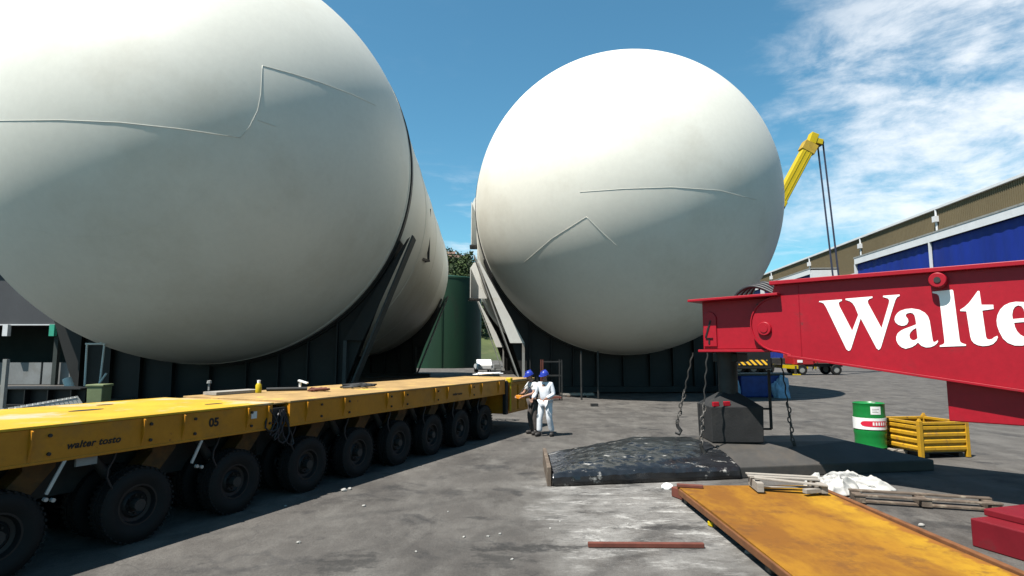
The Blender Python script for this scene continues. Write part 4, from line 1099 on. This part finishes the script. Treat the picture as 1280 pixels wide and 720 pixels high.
lits = [(430, 614, .05), (437, 612, .04), (357, 633, .022), (373, 679, .03), (455, 633, .03), (580, 672, .022), (610, 671, .02), (625, 668, .022), (688, 661, .02), (640, 700, .02), (520, 690, .018), (1152, 658, .045), (700, 652, .016), (560, 640, .016), (785, 655, .016), (935, 692, .04)]
for (px, py, s) in lits: lump(px, py, s, m_debris, 'small pale scrap of litter lying on the grey asphalt')
p = gp(743, 508)
b = MB(); b.box((0, 0, .06), (.30, .16, .12)); tag(b.build('timber_block', m_dark, bevel=.01, loc=p, rotz=.1), 'small dark block alone on the asphalt right of the two workers', 'block')

# ------------------------------------------------------------------ people
def skin_mesh(chains, sub=2):
    """chains: lists of (point, radius), first chain carries the root"""
    bm = bmesh.new(); lay = bm.verts.layers.skin.verify(); known = {}; first = True
    for ch in chains:
        prev = None
        for p, r in ch:
            key = tuple(round(x, 4) for x in p)
            v = known.get(key)
            if v is None:
                v = bm.verts.new(p); known[key] = v
                rr_ = r if isinstance(r, tuple) else (r, r)
                v[lay].radius = rr_
                if first: v[lay].use_root = True; first = False
            if prev is not None and prev is not v and bm.edges.get((prev, v)) is None: bm.edges.new((prev, v))
            prev = v
    # one root per island
    seen = set()
    for v in bm.verts:
        if v in seen: continue
        st = [v]; isl = []
        while st:
            q = st.pop()
            if q in seen: continue
            seen.add(q); isl.append(q); st += [e.other_vert(q) for e in q.link_edges]
        if not any(q[lay].use_root for q in isl): isl[0][lay].use_root = True
    me = bpy.data.meshes.new('skin'); bm.to_mesh(me); bm.free()
    o = bpy.data.objects.new('skin', me); COL.objects.link(o)
    o.modifiers.new('s', 'SKIN'); q = o.modifiers.new('d', 'SUBSURF'); q.levels = sub; q.render_levels = sub
    dg = bpy.context.evaluated_depsgraph_get(); res = bpy.data.meshes.new_from_object(o.evaluated_get(dg))
    bpy.data.objects.remove(o)
    return res
def V(*a): return Vector(a)
def person(label, loc, rotz, J, wear, fingers_to):
    """local frame: faces -y, x to the figure's left, metres; J holds the joints"""
    t = thing('person', label, 'person', loc, rotz)
    pel, chest, neck, head = J['pelvis'], J['chest'], J['neck'], J['head']
    chains = [[(pel, (.14, .11)), (pel.lerp(chest, .5), (.13, .10)), (chest, (.155, .11)), (neck, .058), (head-V(0, 0, .06), .062)]]
    for s in ('l', 'r'):
        h, k, a, toe = J['hip_'+s], J['knee_'+s], J['ankle_'+s], J['toe_'+s]
        chains.append([(pel, (.14, .11)), (h, .088), (h.lerp(k, .5), .075), (k, .056), (k.lerp(a, .35), .055), (a, .034), (a.lerp(toe, .7), .026)])
        sh_, e, w = J['sho_'+s], J['elb_'+s], J['wri_'+s]
        hd = (w-e).normalized(); palm = w+hd*.075
        chains.append([(chest, (.155, .11)), (sh_, .062), (sh_.lerp(e, .5), .048), (e, .040), (e.lerp(w, .4), .038), (w, .026), (palm, (.036, .022))])
        side = hd.cross(V(0, 0, 1)).normalized()
        up = side.cross(hd).normalized()
        for q, ln in enumerate((.068, .078, .074, .058)):
            b = palm+side*(q-1.5)*.019
            chains.append([(b, .0095), (b+hd*ln*.5-up*.006, .009), (b+hd*ln*.85-up*.03, .0075)])
        sg = 1 if s == 'r' else -1
        b = w+hd*.03+side*.03*sg
        chains.append([(b, .011), (b+side*.028*sg+hd*.025, .0095), (b+side*.03*sg+hd*.055-up*.01, .008)])
    me = skin_mesh(chains)
    # head with brow, nose, chin and ears joined into the same mesh
    bm = bmesh.new(); bm.from_mesh(me)
    ret = bmesh.ops.create_uvsphere(bm, u_segments=28, v_segments=20, radius=1)
    yaw = Matrix.Rotation(J.get('head_yaw', 0), 3, 'Z') @ Matrix.Rotation(J.get('head_nod', 0), 3, 'X')
    def head_shape(d):
        x, y, z = d
        r = V(x*.078, y*.098, z*.118)
        if z < -.2: r.x *= 1-.28*min(1, (-z-.2)/.7); r.y *= 1-.12*min(1, (-z-.2)/.7)
        if y < 0:
            g = math.exp(-((x/.16)**2+((z+.12)/.22)**2)); r.y -= .024*g
            g = math.exp(-((x/.3)**2+((z+.80)/.2)**2)); r.y -= .010*g
            for sx in (-.38, .38): r.y += .010*math.exp(-(((x-sx)/.16)**2+((z-.08)/.12)**2))
            r.y -= .005*math.exp(-((x/.28)**2+((z+.46)/.07)**2))
        for sx in (-1, 1): r.x += sx*.014*math.exp(-(((x-sx)/.2)**2+((y-.05)/.16)**2+((z+.05)/.2)**2))
        return r
    for v in ret['verts']: v.co = head+yaw @ head_shape(v.co)
    bm.to_mesh(me); bm.free(); me.name = 'body'
    link('body', me, m_skin, t, 180)
    for sx in (-1, 1):
        e = MB(); c0 = head+yaw @ V(sx*.030, -.088, .010); e.lathe([(0, -.006), (.010, 0), (0, .006)], 10, Matrix.Translation(c0)); e.build('eye', m_black, t, smooth=60)
    e = MB(); c0 = head+yaw @ V(0, -.097, -.056); e.box(c0, (.042, .012, .008), yaw); e.build('mouth', m_lred, t)
    hr = MB(); hr.lathe([(.075, -.055), (.084, -.02), (.088, .03)], 20, Matrix.Translation(head+yaw @ V(0, .018, .0)) @ yaw.to_4x4()); hr.build('hair', m_dark, t, smooth=60)
    # helmet: shell, brim, ridge
    hm = MB(); mh = Matrix.Translation(head+yaw @ V(0, .0, .045)) @ yaw.to_4x4()
    hm.lathe([(.128, -.012), (.124, .0), (.118, .03), (.104, .062), (.075, .092), (.035, .108), (0, .112)], 28, mh @ Matrix.Scale(.93, 4, (1, 0, 0)))
    br = []
    for k in range(28):
        a = 2*math.pi*k/28; ex = .010+.055*max(0, -math.sin(a))**2; br.append(((.118+ex)*math.cos(a)*.95, (.122+ex)*math.sin(a)))
    hm.prism(br, lambda a, b, q: mh @ V(a, b, q-.012*max(0, -b)/.15), -.016, -.008)
    hm.bar(mh @ V(0, -.10, .065), mh @ V(0, .10, .065), .018, .10)
    hm.build('helmet', m_helm, t, smooth=50)
    for nm, mat, ch in wear(J):
        link(nm, skin_mesh(ch), mat, t, 180).data.name = nm
    return t
def legs(J, gr=.016, end=.93):
    ch = []
    for s in ('l', 'r'):
        h, k, a = J['hip_'+s], J['knee_'+s], J['ankle_'+s]; e = k.lerp(a, end)
        ch.append([(J['pelvis'], (.158, .125)), (h, .10+gr*.4), (h.lerp(k, .5), .084+gr), (k, .066+gr), (k.lerp(a, .5), .064+gr), (e, .062+gr)])
    return ch
def shoes(J):
    return [[(J['ankle_'+s]+V(0, .05, -.03), .062), (J['ankle_'+s].lerp(J['toe_'+s], .5)+V(0, 0, -.008), .060), (J['toe_'+s]+(J['toe_'+s]-J['ankle_'+s])*.22+V(0, 0, .016), .052)] for s in ('l', 'r')]
def torso(J, gr, arm_to, low=0.0, arm_gr=.014):
    pel, chest, neck = J['pelvis'], J['chest'], J['neck']
    ch = [[(pel+V(0, 0, -low), (.165+gr*.6, .13+gr*.5)), (pel.lerp(chest, .5), (.14+gr, .115+gr)), (chest, (.165+gr, .12+gr)), (neck-V(0, 0, .035), .07)]]
    if arm_to:
        for s in ('l', 'r'):
            sh_, e, w = J['sho_'+s], J['elb_'+s], J['wri_'+s]; q = [(chest, (.165+gr, .12+gr)), (sh_, .072+gr*.3), (sh_.lerp(e, .5), .055+arm_gr), (e, .047+arm_gr)]
            if arm_to < 1: q = q[:2]+[(sh_.lerp(e, .4), .060+arm_gr), (sh_.lerp(e, .75), .058+arm_gr)]
            else: q += [(e.lerp(w, .5), .044+arm_gr), (e.lerp(w, .94), .038+arm_gr)]
            ch.append(q)
    return ch
# man in white: strides, both hands held in front of the belly, looks left
Jw = dict(pelvis=V(0, 0, .94), chest=V(0, -.02, 1.27), neck=V(0, -.02, 1.47), head=V(0, -.05, 1.615), head_yaw=-.25, head_nod=.22,
          hip_l=V(.10, 0, .88), knee_l=V(.13, -.05, .48), ankle_l=V(.16, .08, .085), toe_l=V(.19, -.08, .042),
          hip_r=V(-.10, 0, .88), knee_r=V(-.13, -.10, .48), ankle_r=V(-.14, -.10, .085), toe_r=V(-.18, -.25, .042),
          sho_l=V(.185, -.01, 1.385), elb_l=V(.25, -.02, 1.12), wri_l=V(.12, -.22, 1.02),
          sho_r=V(-.185, -.01, 1.385), elb_r=V(-.27, -.06, 1.13), wri_r=V(-.26, -.27, 1.00))
person('worker in white coveralls and a blue helmet, nearest the camera', gp(682, 545), -.45, Jw,
       lambda J: [('coverall', m_cover, torso(J, .012, 1, .03)+legs(J, .02)), ('shoes', m_shoe, shoes(J))], None)
# operator: stands turned to the trailer, leans a little, arms forward on a control box
Jo = dict(pelvis=V(0, .02, .94), chest=V(0, -.03, 1.27), neck=V(0, -.07, 1.46), head=V(0, -.13, 1.60), head_yaw=.1, head_nod=.30,
          hip_l=V(.10, .02, .88), knee_l=V(.12, -.03, .48), ankle_l=V(.13, .03, .085), toe_l=V(.16, -.13, .042),
          hip_r=V(-.10, .02, .88), knee_r=V(-.12, -.04, .48), ankle_r=V(-.13, .05, .085), toe_r=V(-.17, -.11, .042),
          sho_l=V(.185, -.03, 1.375), elb_l=V(.24, -.16, 1.13), wri_l=V(.15, -.40, 1.06),
          sho_r=V(-.185, -.03, 1.375), elb_r=V(-.24, -.16, 1.13), wri_r=V(-.15, -.40, 1.06))
po = gp(667, 543)
ROT = -1.05
person('worker in navy vest and brown trousers holding the control box', po, ROT, Jo,
       lambda J: [('shirt', m_shirt, torso(J, .004, .7)), ('vest', m_vest, [[(J['pelvis'], (.178, .14)), (J['pelvis'].lerp(J['chest'], .5), (.158, .132)), (J['pelvis'].lerp(J['chest'], .9), (.186, .145)), (J['chest']+V(0, 0, .05), (.13, .125))]]), ('trousers', m_trous, legs(J, .02)), ('shoes', m_shoe, shoes(J))], None)
t = thing('remote_control', 'orange and black control box held by the worker in the navy vest', 'control box', po+Matrix.Rotation(ROT, 3, 'Z') @ V(0, -.42, 1.03), ROT)
MB().box((0, 0, 0), (.26, .16, .10)).build('case', m_orange, t, bevel=.015)
cs = MB()
for x in (-.07, .07): cs.tube([(x, 0, .05), (x, -.01, .10)], .012, 6)
cs.build('levers', m_black, t)
MB().tube([(-.13, .0, .0), (-.16, .2, .22), (-.10, .42, .42), (.1, .44, .42), (.16, .2, .22), (.13, 0, 0)], .012, 6).build('neck_strap', m_black, t, smooth=60)

# ------------------------------------------------------------------ yard things behind: rack, tarpaulin bin, truck, mobile crane
t = thing('steel_rack', 'dark tubular rack standing in the shade behind the two workers', 'rack', gp(690, 501)+Vector((0, .4, 0)), .1)
for x in (-.45, .45):
    for y in (-.3, .3): MB().box((x, y, .95), (.05, .05, 1.9)).build('post', m_dark if x > 0 else m_redrust, t)
for z in (.12, 1.15, 1.8):
    for y in (-.3, .3): MB().bar((-.45, y, z), (.45, y, z), .04, .05).build('rail', m_dark if z > 1 else m_redrust, t)
MB().box((0, 0, .15), (.86, .56, .03)).build('shelf', m_redrust, t)
p0, p1 = gp(702, 496), gp(738, 496)
for k in (0, 1):
    tag(MB().bar(p0+V(0, .5*k, .12), p1+V(.2, .5*k, .12), .10, .09).build('timber_rail', m_wood), ['front one of two long timbers on blocks beside the dark rack', 'rear one of two long timbers on blocks beside the dark rack'][k], 'timber')
for k, px in enumerate((708, 732)):
    tag(MB().box(gp(px, 496)+V(.1, .25, .036), (.12, .8, .07)).build('timber_block', m_dwood), ['left bearer block under the two long timbers', 'right bearer block under the two long timbers'][k], 'block')
for k, (px, py) in enumerate(((727, 500), (748, 499))):
    tag(MB().tube([gp(px, py), gp(px, py)+V(0, 0, 2.3)], .045, 8).build('prop_post', m_dark), ['left dark prop post under the centre tank', 'right dark prop post under the centre tank'][k], 'post')
bl = gp(955, 497)
t = thing('tarpaulin_bin', 'low bin wrapped in a dark blue tarpaulin behind the foot block', 'bin', bl+V(0, .7, 0), .05)
MB().box((0, 0, .55), (2.3, 1.3, 1.1)).build('tarpaulin', m_bluetarp, t, bevel=.08)
MB().box((0, 0, 1.14), (3.0, 1.34, .10), .02).build('lid', m_dark, t)
heap('plastic_bag', gp(976, 497)+V(0, -.1, 0), .42, .3, .95, m_lblue, 'pale blue plastic bag leaning on the blue tarpaulin bin', 'bag', 3.3)
heap('plastic_bag', gp(919, 497)+V(0, 0, 0), .26, .25, .95, m_lblue, 'pale blue plastic bag at the left end of the tarpaulin bin', 'bag', 6.3)

def veh_wheel(par, x, y, r, w, n=20):
    wo = bpy.data.objects.new('wheel', None); COL.objects.link(wo); wo.parent = par; wo.location = (x, y, r)
    m = Matrix.Rotation(math.pi/2, 4, 'X')
    MB().lathe([(r*.58, -w/2), (r*.9, -w/2), (r, -w*.35), (r, w*.35), (r*.9, w/2), (r*.58, w/2)], 24, m, True).build('tyre', m_rub, wo, smooth=40)
    MB().lathe([(0, -w*.3), (r*.3, -w*.35), (r*.58, -w*.3), (r*.58, w*.3), (r*.3, w*.35), (0, w*.3)], 20, m).build('rim', m_grey, wo, smooth=40)
# mobile crane behind the centre tank: carrier, superstructure, counterweight, boom
CB = V(19.9, 62.0, 0)
mc = thing('mobile_crane', 'mobile crane with a raised yellow telescopic boom behind the centre tank', 'mobile crane', CB)
MB().box((2.2, 0, 1.35), (12.5, 2.6, .6)).build('carrier', m_dark, mc, bevel=.05)
MB().box((-3.0, 0, 2.1), (1.9, 2.4, 1.5), 0, (.9, .95)).build('carrier_cab', m_cy, mc, bevel=.1)
MB().box((-3.05, -1.19, 2.35), (1.3, .06, .7)).build('window', m_glass, mc)
for x in (-2.6, -1.1, 3.2, 4.7, 6.2):
    veh_wheel(mc, x, -1.05, .62, .45); veh_wheel(mc, x, 1.05, .62, .45)
MB().box((1.6, 0, 2.35), (4.6, 2.3, 1.3)).build('slew_platform', m_dark, mc, bevel=.05)
MB().box((3.9, 0, 1.65), (5.0, 2.9, 2.2)).build('counterweight', m_black, mc, bevel=.06)
MB().box((4.55, -1.475, 1.2), (2.9, .04, .52)).build('hazard_board', m_haz, mc)
MB().box((.3, -1.3, 2.5), (1.5, .9, 1.5)).build('operator_cab', m_cy, mc, bevel=.1)
MB().box((.3, -1.76, 2.7), (1.2, .04, .8)).build('window', m_glass, mc)
for x in (-.3, 7.9):
    MB().box((x, 0, .8), (.5, 7.0, .35)).build('outrigger_beam', m_cy, mc)
    for y in (-3.4, 3.4):
        MB().tube([(x, y, .9), (x, y, .1)], .14, 10).build('outrigger_leg', m_dark, mc)
        MB().box((x, y, .06), (.7, .7, .10)).build('outrigger_pad', m_cy, mc)
tip = at(1011, 184, 62.0)-CB; foot = V(.2, 0, 3.3)
bdir = (tip-foot).normalized(); L = (tip-foot).length
bup = V(0, 1, 0)
cuts = ((0, .45, 1.55), (.40, .72, 1.35), (.68, 1.0, 1.18))
for i, (u0, u1, w) in enumerate(cuts):
    b = MB(); b.bar(foot+bdir*L*u0, foot+bdir*L*u1, w*.8, w, up=bdir.cross(V(0, 1, 0))); b.build('boom_section', m_cy, mc, bevel=.08)
    if i:
        b = MB(); b.bar(foot+bdir*L*u0, foot+bdir*(L*u0+.35), w*.95, w*1.1, up=bdir.cross(V(0, 1, 0))); b.build('boom_collar', m_dark, mc)
for k, off_ in enumerate((-.25, .25)):
    b = MB(); b.bar(foot+bdir*L*.70+V(0, -.49, 0)+bdir.cross(V(0, 1, 0))*off_, foot+bdir*L*.97+V(0, -.49, 0)+bdir.cross(V(0, 1, 0))*off_, .03, .10, up=bdir.cross(V(0, 1, 0))); b.build('boom_rib', m_cy, mc)
h0 = foot+bdir*(L-.1)
b = MB(); b.bar(h0-bdir*.6, h0+bdir*.5, 1.05, 1.5, up=bdir.cross(V(0, 1, 0))); b.build('boom_collar', M('head_yellow', (.40, .26, .03), .6, dirt=(.12, .09, .05), dscale=1.2), mc, bevel=.05)
hp = at(1024, 179, 62.0)-CB
b = MB(); b.bar(h0+bdir*.9+V(-.2, 0, .1), hp+V(.25, 0, .0), .8, .62, up=(0, 0, 1)); b.bar(h0+bdir*.5, h0+bdir*1.6+V(-.1, 0, .15), .8, .9, up=(0, 1, 0)); b.build('boom_head', m_cy, mc, bevel=.05)
for k in range(2):
    MB().tube([hp+V(.1, -.25+.5*k, 0), hp+V(.1, .02+.5*k, 0)], .32, 18).build('sheave', m_dark, mc)
hb = V(31.95, 61.5, 3.2)-CB+V(2.1, 0, 0)
for dx, dy in ((-.22, -.12), (-.16, .12), (.38, -.12), (.44, .12)):
    MB().tube([hp+V(dx, dy, -.05), V(hp.x+dx+.9, hb.y+dy, 4.2)], .065, 6).build('hoist_rope', m_rope, mc)
hkx = hp.x+1.0
MB().box((hkx, hb.y, 3.75), (.8, .5, .95)).build('hook_block', m_cy, mc, bevel=.08)
MB().tube([(hkx, hb.y, 3.3), (hkx, hb.y, 3.0), (hkx+.25, hb.y, 2.75), (hkx, hb.y, 2.55), (hkx-.25, hb.y, 2.75)], [.08, .1, .12, .1, .05], 10).build('hook', m_dark, mc, smooth=60)
# red truck
rt = thing('red_truck', 'red truck partly hidden below the crane beam in the far yard', 'truck', V(30.3, 60.0, 0), 0)
MB().box((0, 0, .95), (5.2, 1.2, .3)).build('chassis', m_dark, rt)
cb = MB(); cb.prism([(-2.5, 1.0), (-.5, 1.0), (-.5, 2.9), (-2.1, 2.9), (-2.5, 2.0)], lambda a, b, q: (a, q, b), -1.15, 1.15); cb.build('cab', m_truckred, rt, bevel=.08)
MB().box((-1.4, -1.16, 2.3), (1.1, .04, .65)).build('window', m_glass, rt)
MB().box((-1.9, -1.17, 1.35), (.5, .05, .25)).build('step_plate', m_label, rt)
MB().box((1.1, 0, 1.75), (3.0, 2.3, 1.2)).build('body', m_truckred, rt, bevel=.04)
for x in (-.2, .9, 2.0): MB().box((x, -1.17, 1.75), (.1, .05, 1.15)).build('body_rib', m_redrust, rt)
for x in (-1.7, 1.7): veh_wheel(rt, x, -1.0, .52, .3); veh_wheel(rt, x, 1.0, .52, .3)
for (px, ln, lab) in ((1013, 2.0, 'left yellow steel beam lying on the far yard right of the red truck'), (1030, 1.6, 'right yellow steel beam lying on the far yard right of the red truck')):
    p = gp(px, 461); MB_ = MB(); MB_.box((0, 0, .5), (ln, .5, .32)); MB_.box((-ln*.3, 0, .17), (.3, .5, .34)); MB_.box((ln*.3, 0, .17), (.3, .5, .34))
    tag(MB_.build('yellow_beam', m_cy, loc=p, rotz=.1), lab, 'beam', 'yellow beams in the far yard')
t = thing('tripod_stand', 'small dark tripod stand between the red truck and yellow beams', 'stand', gp(1020, 463))
for a in (0, 2.1, 4.2): MB().tube([(.5*math.cos(a), .5*math.sin(a), 0), (0, 0, 1.5)], .05, 6).build('leg', m_dark, t)
MB().box((0, 0, 1.6), (.35, .35, .25)).build('head', m_label, t)

# ------------------------------------------------------------------ big hall on the right
HX, HS = 58.8, .085
ha = math.atan(HS)
hall = thing('warehouse_hall', 'long khaki industrial hall with blue curtained bays on the right', 'industrial building', V(HX, 0, 0), -ha)
# local: y along the wall, -x towards the yard
Hh = 24.6
MB().box((20, 130, Hh/2), (40, 220, Hh)).build('wall', m_wall, hall)
cor = MB()
for k in range(0, 560):
    y = 20.5+k*.39
    cor.box((-.04, y, (Hh+17.3)/2), (.035, .17, Hh-17.3-.5))
cor.build('cladding_ribs', m_wall, hall)
MB().box((-.12, 130, Hh+.0), (.5, 220, .36)).build('gutter', m_trim, hall)
for px in (968, 1017, 1083, 1182, 1330, 1530):
    r = (px-640)/F; Y = HX/(r-HS); y = Y/math.cos(ha)
    t = MB(); t.tube([(-.22, y, Hh-.2), (-.22, y, 12)], .16, 10); t.box((-.35, y, Hh-1.7), (.6, .75, .9)); t.build('downpipe', m_trim, hall, smooth=40)
def bay(y0, y1, proj, top, posts, lab):
    MB().box((-proj/2-.02, (y0+y1)/2, top+.12), (proj+.3, y1-y0+.4, .24)).build('bay_roof', m_grey, hall)
    MB().box((-proj-.06, (y0+y1)/2, top-.55), (.12, y1-y0, 1.08)).build('fascia', m_trim, hall)
    for y in (y0, y1):
        MB().box((-proj/2, y, top/2-.1), (proj-.1, .25, top-.3)).build('bay_end_wall', m_trim if y == y1 or True else m_grey, hall)
    n = len(posts)
    for a, b in zip(posts, posts[1:]):
        cu = MB(); nn_ = int((b-a)/.22)
        for k in range(nn_):
            ya, yb = a+(b-a)*k/nn_, a+(b-a)*(k+1)/nn_; d0 = .025*math.sin(k*.7); d1 = .025*math.sin((k+1)*.7)
            cu.add([(-proj+.35+d0, ya, .2), (-proj+.35+d1, yb, .2), (-proj+.35+d1, yb, top-1.1), (-proj+.35+d0, ya, top-1.1)], [(0, 1, 2, 3)])
        cu.build('curtain', m_blue, hall, smooth=60)
    for y in posts: MB().box((-proj+.02, y, top/2-.5), (.28, .32, top-1.05)).build('bay_post', m_trim, hall)
pj = 5.6
def y_at(px, X0): return (X0/((px-640)/F-HS))/math.cos(ha)
yA = y_at(1075, HX-pj); yM = y_at(1172, HX-pj)
bay(yM-2*(yA-yM), yA, pj, 19.1, [yM-2*(yA-yM), yM-(yA-yM), yM, yA], '')
yC, yD = y_at(1018, HX-pj), y_at(957, HX-pj)
bay(yC, yD, pj, 19.9, [yC, (yC+yD)/2, yD], '')
bay(yD+2, yD+40, pj, 20.2, [yD+2, yD+21, yD+40], '')
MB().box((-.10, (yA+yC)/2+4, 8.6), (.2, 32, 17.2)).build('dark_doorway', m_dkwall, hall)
MB().box((-.3, (yA+yC)/2+4, 17.6), (.5, 32, .5)).build('door_head', m_trim, hall)

# ------------------------------------------------------------------ between the tanks: green tank, car, blocks
t = thing('green_tank', 'dark green cylindrical tank rising between the two white tanks', 'storage tank', V((551-640)/F*82, 88, 0))
RG, HG = 5.3, 12.9
MB().lathe([(0, 0), (RG, 0), (RG, HG), (RG-.25, HG+.12), (0, HG+.9)], 72).build('shell', m_gtank, t, smooth=40)
for z in (HG-.2,): MB().lathe([(RG-.02, z-.06), (RG+.05, z-.06), (RG+.05, z+.06), (RG-.02, z+.06)], 72, None, True).build('ring', m_gtank, t)
rl = MB()
for k in range(36):
    a = 2*math.pi*k/36; rl.tube([(RG*.97*math.cos(a), RG*.97*math.sin(a), HG), (RG*.97*math.cos(a), RG*.97*math.sin(a), HG+1.0)], .03, 5)
ringp = [(RG*.97*math.cos(2*math.pi*k/48), RG*.97*math.sin(2*math.pi*k/48), HG+1.0) for k in range(49)]
MB().tube([(RG+.15, 1.2*q, 0) for q in (0, 0)] and [(0, -RG-.2, 0), (0, -RG-.2, HG)], .06, 6).build('vent_pipe', m_gtank, t)
car = thing('parked_car', 'white car parked in the gap between the tanks beyond the trailer', 'car', gp(603, 466)+V(0, 1, 0), math.pi/2+.15)
prof = [(-2.0, .35), (2.0, .35), (2.08, .65), (1.95, .88), (1.0, .98), (.35, 1.42), (-1.1, 1.46), (-1.85, 1.0), (-2.05, .9)]
MB().prism(prof, lambda a, b, q: (a, q, b), -.83, .83).build('body', m_carw, car, bevel=.12)
gl = MB(); gl.prism([(.93, 1.0), (.36, 1.39), (-1.05, 1.42), (-1.6, 1.0)], lambda a, b, q: (a, q, b), -.845, .845); gl.build('side_glass', m_glass, car)
for x in (-1.3, 1.3):
    for y in (-.75, .75): veh_wheel(car, x, y, .31, .2, 16)
rr = random.Random(5)
for k, (px, py, z) in enumerate(((618, 467, 0), (624, 467, 0), (621, 467, .5))):
    tag(MB().box(gp(px, py)+V(0, .5, .25+z), (.75, .7, .48), .1*k).build('concrete_block', m_panel, bevel=.03), ['left concrete block of the bottom pair beyond the trailer end', 'right concrete block of the bottom pair beyond the trailer end', 'concrete block set on top of the other two beyond the trailer end'][k], 'concrete block', 'stacked concrete blocks')

# ------------------------------------------------------------------ far left: shed, frame, bin, louvred panel
sd_ = thing('open_shed', 'grey shed with a dark open front beyond the left tank', 'shed', V(-36, 41, 0))
MB().box((0, 3, 6.1), (28, 6, 4.0)).build('upper_cladding', m_shed, sd_)
MB().box((0, 3, 8.2), (28.6, 6.6, .25)).build('roof', m_grey, sd_)
MB().box((0, 5.8, 2.05), (28, .3, 4.1)).build('back_wall', m_shedd, sd_)
for x in (-13.8, 13.8): MB().box((x, 3, 2.05), (.3, 6, 4.1)).build('end_wall', m_shedd, sd_)
for x in (-9, -4.5, 0, 4.5, 9): MB().box((x, .2, 2.05), (.28, .28, 4.1)).build('post', m_shedd, sd_)
for k in range(8): MB().box((-12+3.4*k, .6, .78), (3.25, .12, 1.5)).build('grey_panel', m_panel, sd_)
for x, mt_ in ((1.2, m_trim), (4.4, m_lgreen), (-3, m_trim)): MB().box((x, -.15, 3.75), (.35, .3, .8)).build('lamp_bracket', mt_, sd_)
MB().box((0, -.06, 4.13), (28, .1, .08)).build('edge_trim', m_trim, sd_)
t = thing('louvred_panel', 'white slatted panel leaning behind the near end of the trailer', 'panel', (0, 0, 0))
q0, q1 = V(-11.4, 13.5, .97), V(-12.5, 17.2, .97); lean = V(.62, .18, -.95)
for u in (.03, .97): MB().bar(q0+lean*u, q1+lean*u, .05, .05).build('rail', m_white, t)
for k in range(15):
    p = q0.lerp(q1, k/14); MB().bar(p+V(0, 0, .03), p+lean, .02, .20, up=(q1-q0)).build('slat', m_white, t)
for q in (q0, q1): MB().bar(q+lean*.03, V(q.x-.35, q.y-.1, 0), .05, .05).build('prop', m_grey, t)
for k in range(4):  # added black girders cover sunlit ground where shade belongs
    z = .3+.56*(k//2); y = 19.0+.75*(k % 2)
    b = MB(); xa, xb = -17.6+.3*k, -13.5-.25*(k % 2)
    for zz in (-.25, .25): b.bar((xa, y, z+zz), (xb, y, z+zz), .5, .04)
    b.bar((xa, y, z), (xb, y, z), .03, .48)
    for q in range(5): b.box((xa+.3+(xb-xa-.6)*q/4, y, z), (.03, .48, .46))
    tag(b.build('steel_girder', m_black, bevel=.004), ['front bottom girder of the dark stack behind the near end of the trailer', 'rear bottom girder of the dark stack behind the near end of the trailer', 'front top girder of the dark stack behind the near end of the trailer', 'rear top girder of the dark stack behind the near end of the trailer'][k], 'girder', 'stacked dark girders')
t = thing('pipe_trestle', 'grey upright tubular trestle frame under the left tank', 'trestle', at(108, 440, 21.5)-V(0, 0, CH))
w = at(130, 440, 21.5).x-at(108, 440, 21.5).x
for x, lean in ((0, .05), (w, -.12)): MB().tube([(x+lean, 0, 0), (x, 0, 2.58)], .035, 8).build('post', m_white, t)
MB().tube([(-.05, 0, 2.55), (w+.05, 0, 2.55)], .035, 8).build('top_bar', m_white, t)
MB().tube([(.1, -.1, 0.3), (w*1.35, -.12, 1.5)], .035, 8).build('brace', m_white, t)
MB().box((w-.05, 0, 2.65), (.16, .14, .14)).build('clamp', m_white, t)
p = gp(128, 520); p = at(128, 440, 18.5)-V(0, 0, CH)
t = thing('wheeled_bin', 'olive green wheeled bin under the left tank', 'bin', p, .1)
MB().box((0, 0, .66), (.40, .48, 1.10), 0, (1.12, 1.12)).build('body', m_olive, t, bevel=.02)
MB().box((0, 0, 1.24), (.52, .58, .07)).build('lid', m_olive, t, bevel=.02)
for x in (-.25, .25): MB().tube([(x-.03, .28, .12), (x+.03, .28, .12)], .12, 14).build('wheel', m_rub, t)
p = at(90, 440, 21.0)-V(0, 0, CH)
tag(MB().box(p+V(0, .25, .36), (1.3, .8, .72)).build('dark_chest', m_black, bevel=.02), 'dark steel chest in the shade left of the tubular trestle', 'chest')
tag(MB().tube([p+V(.13, -.02, .83), p+V(-.12, .02, 1.33)], .145, 18).build('pipe_offcut', m_white, smooth=40, bevel=.01), 'white pipe offcut tilted on top of the dark chest', 'pipe')
p = at(9, 440, 13.5)-V(0, 0, CH)
tag(MB().box(p+V(0, 0, 1.05), (.09, .09, 2.1)).build('steel_post', m_grey), 'grey steel post at the extreme left behind the trailer', 'post')
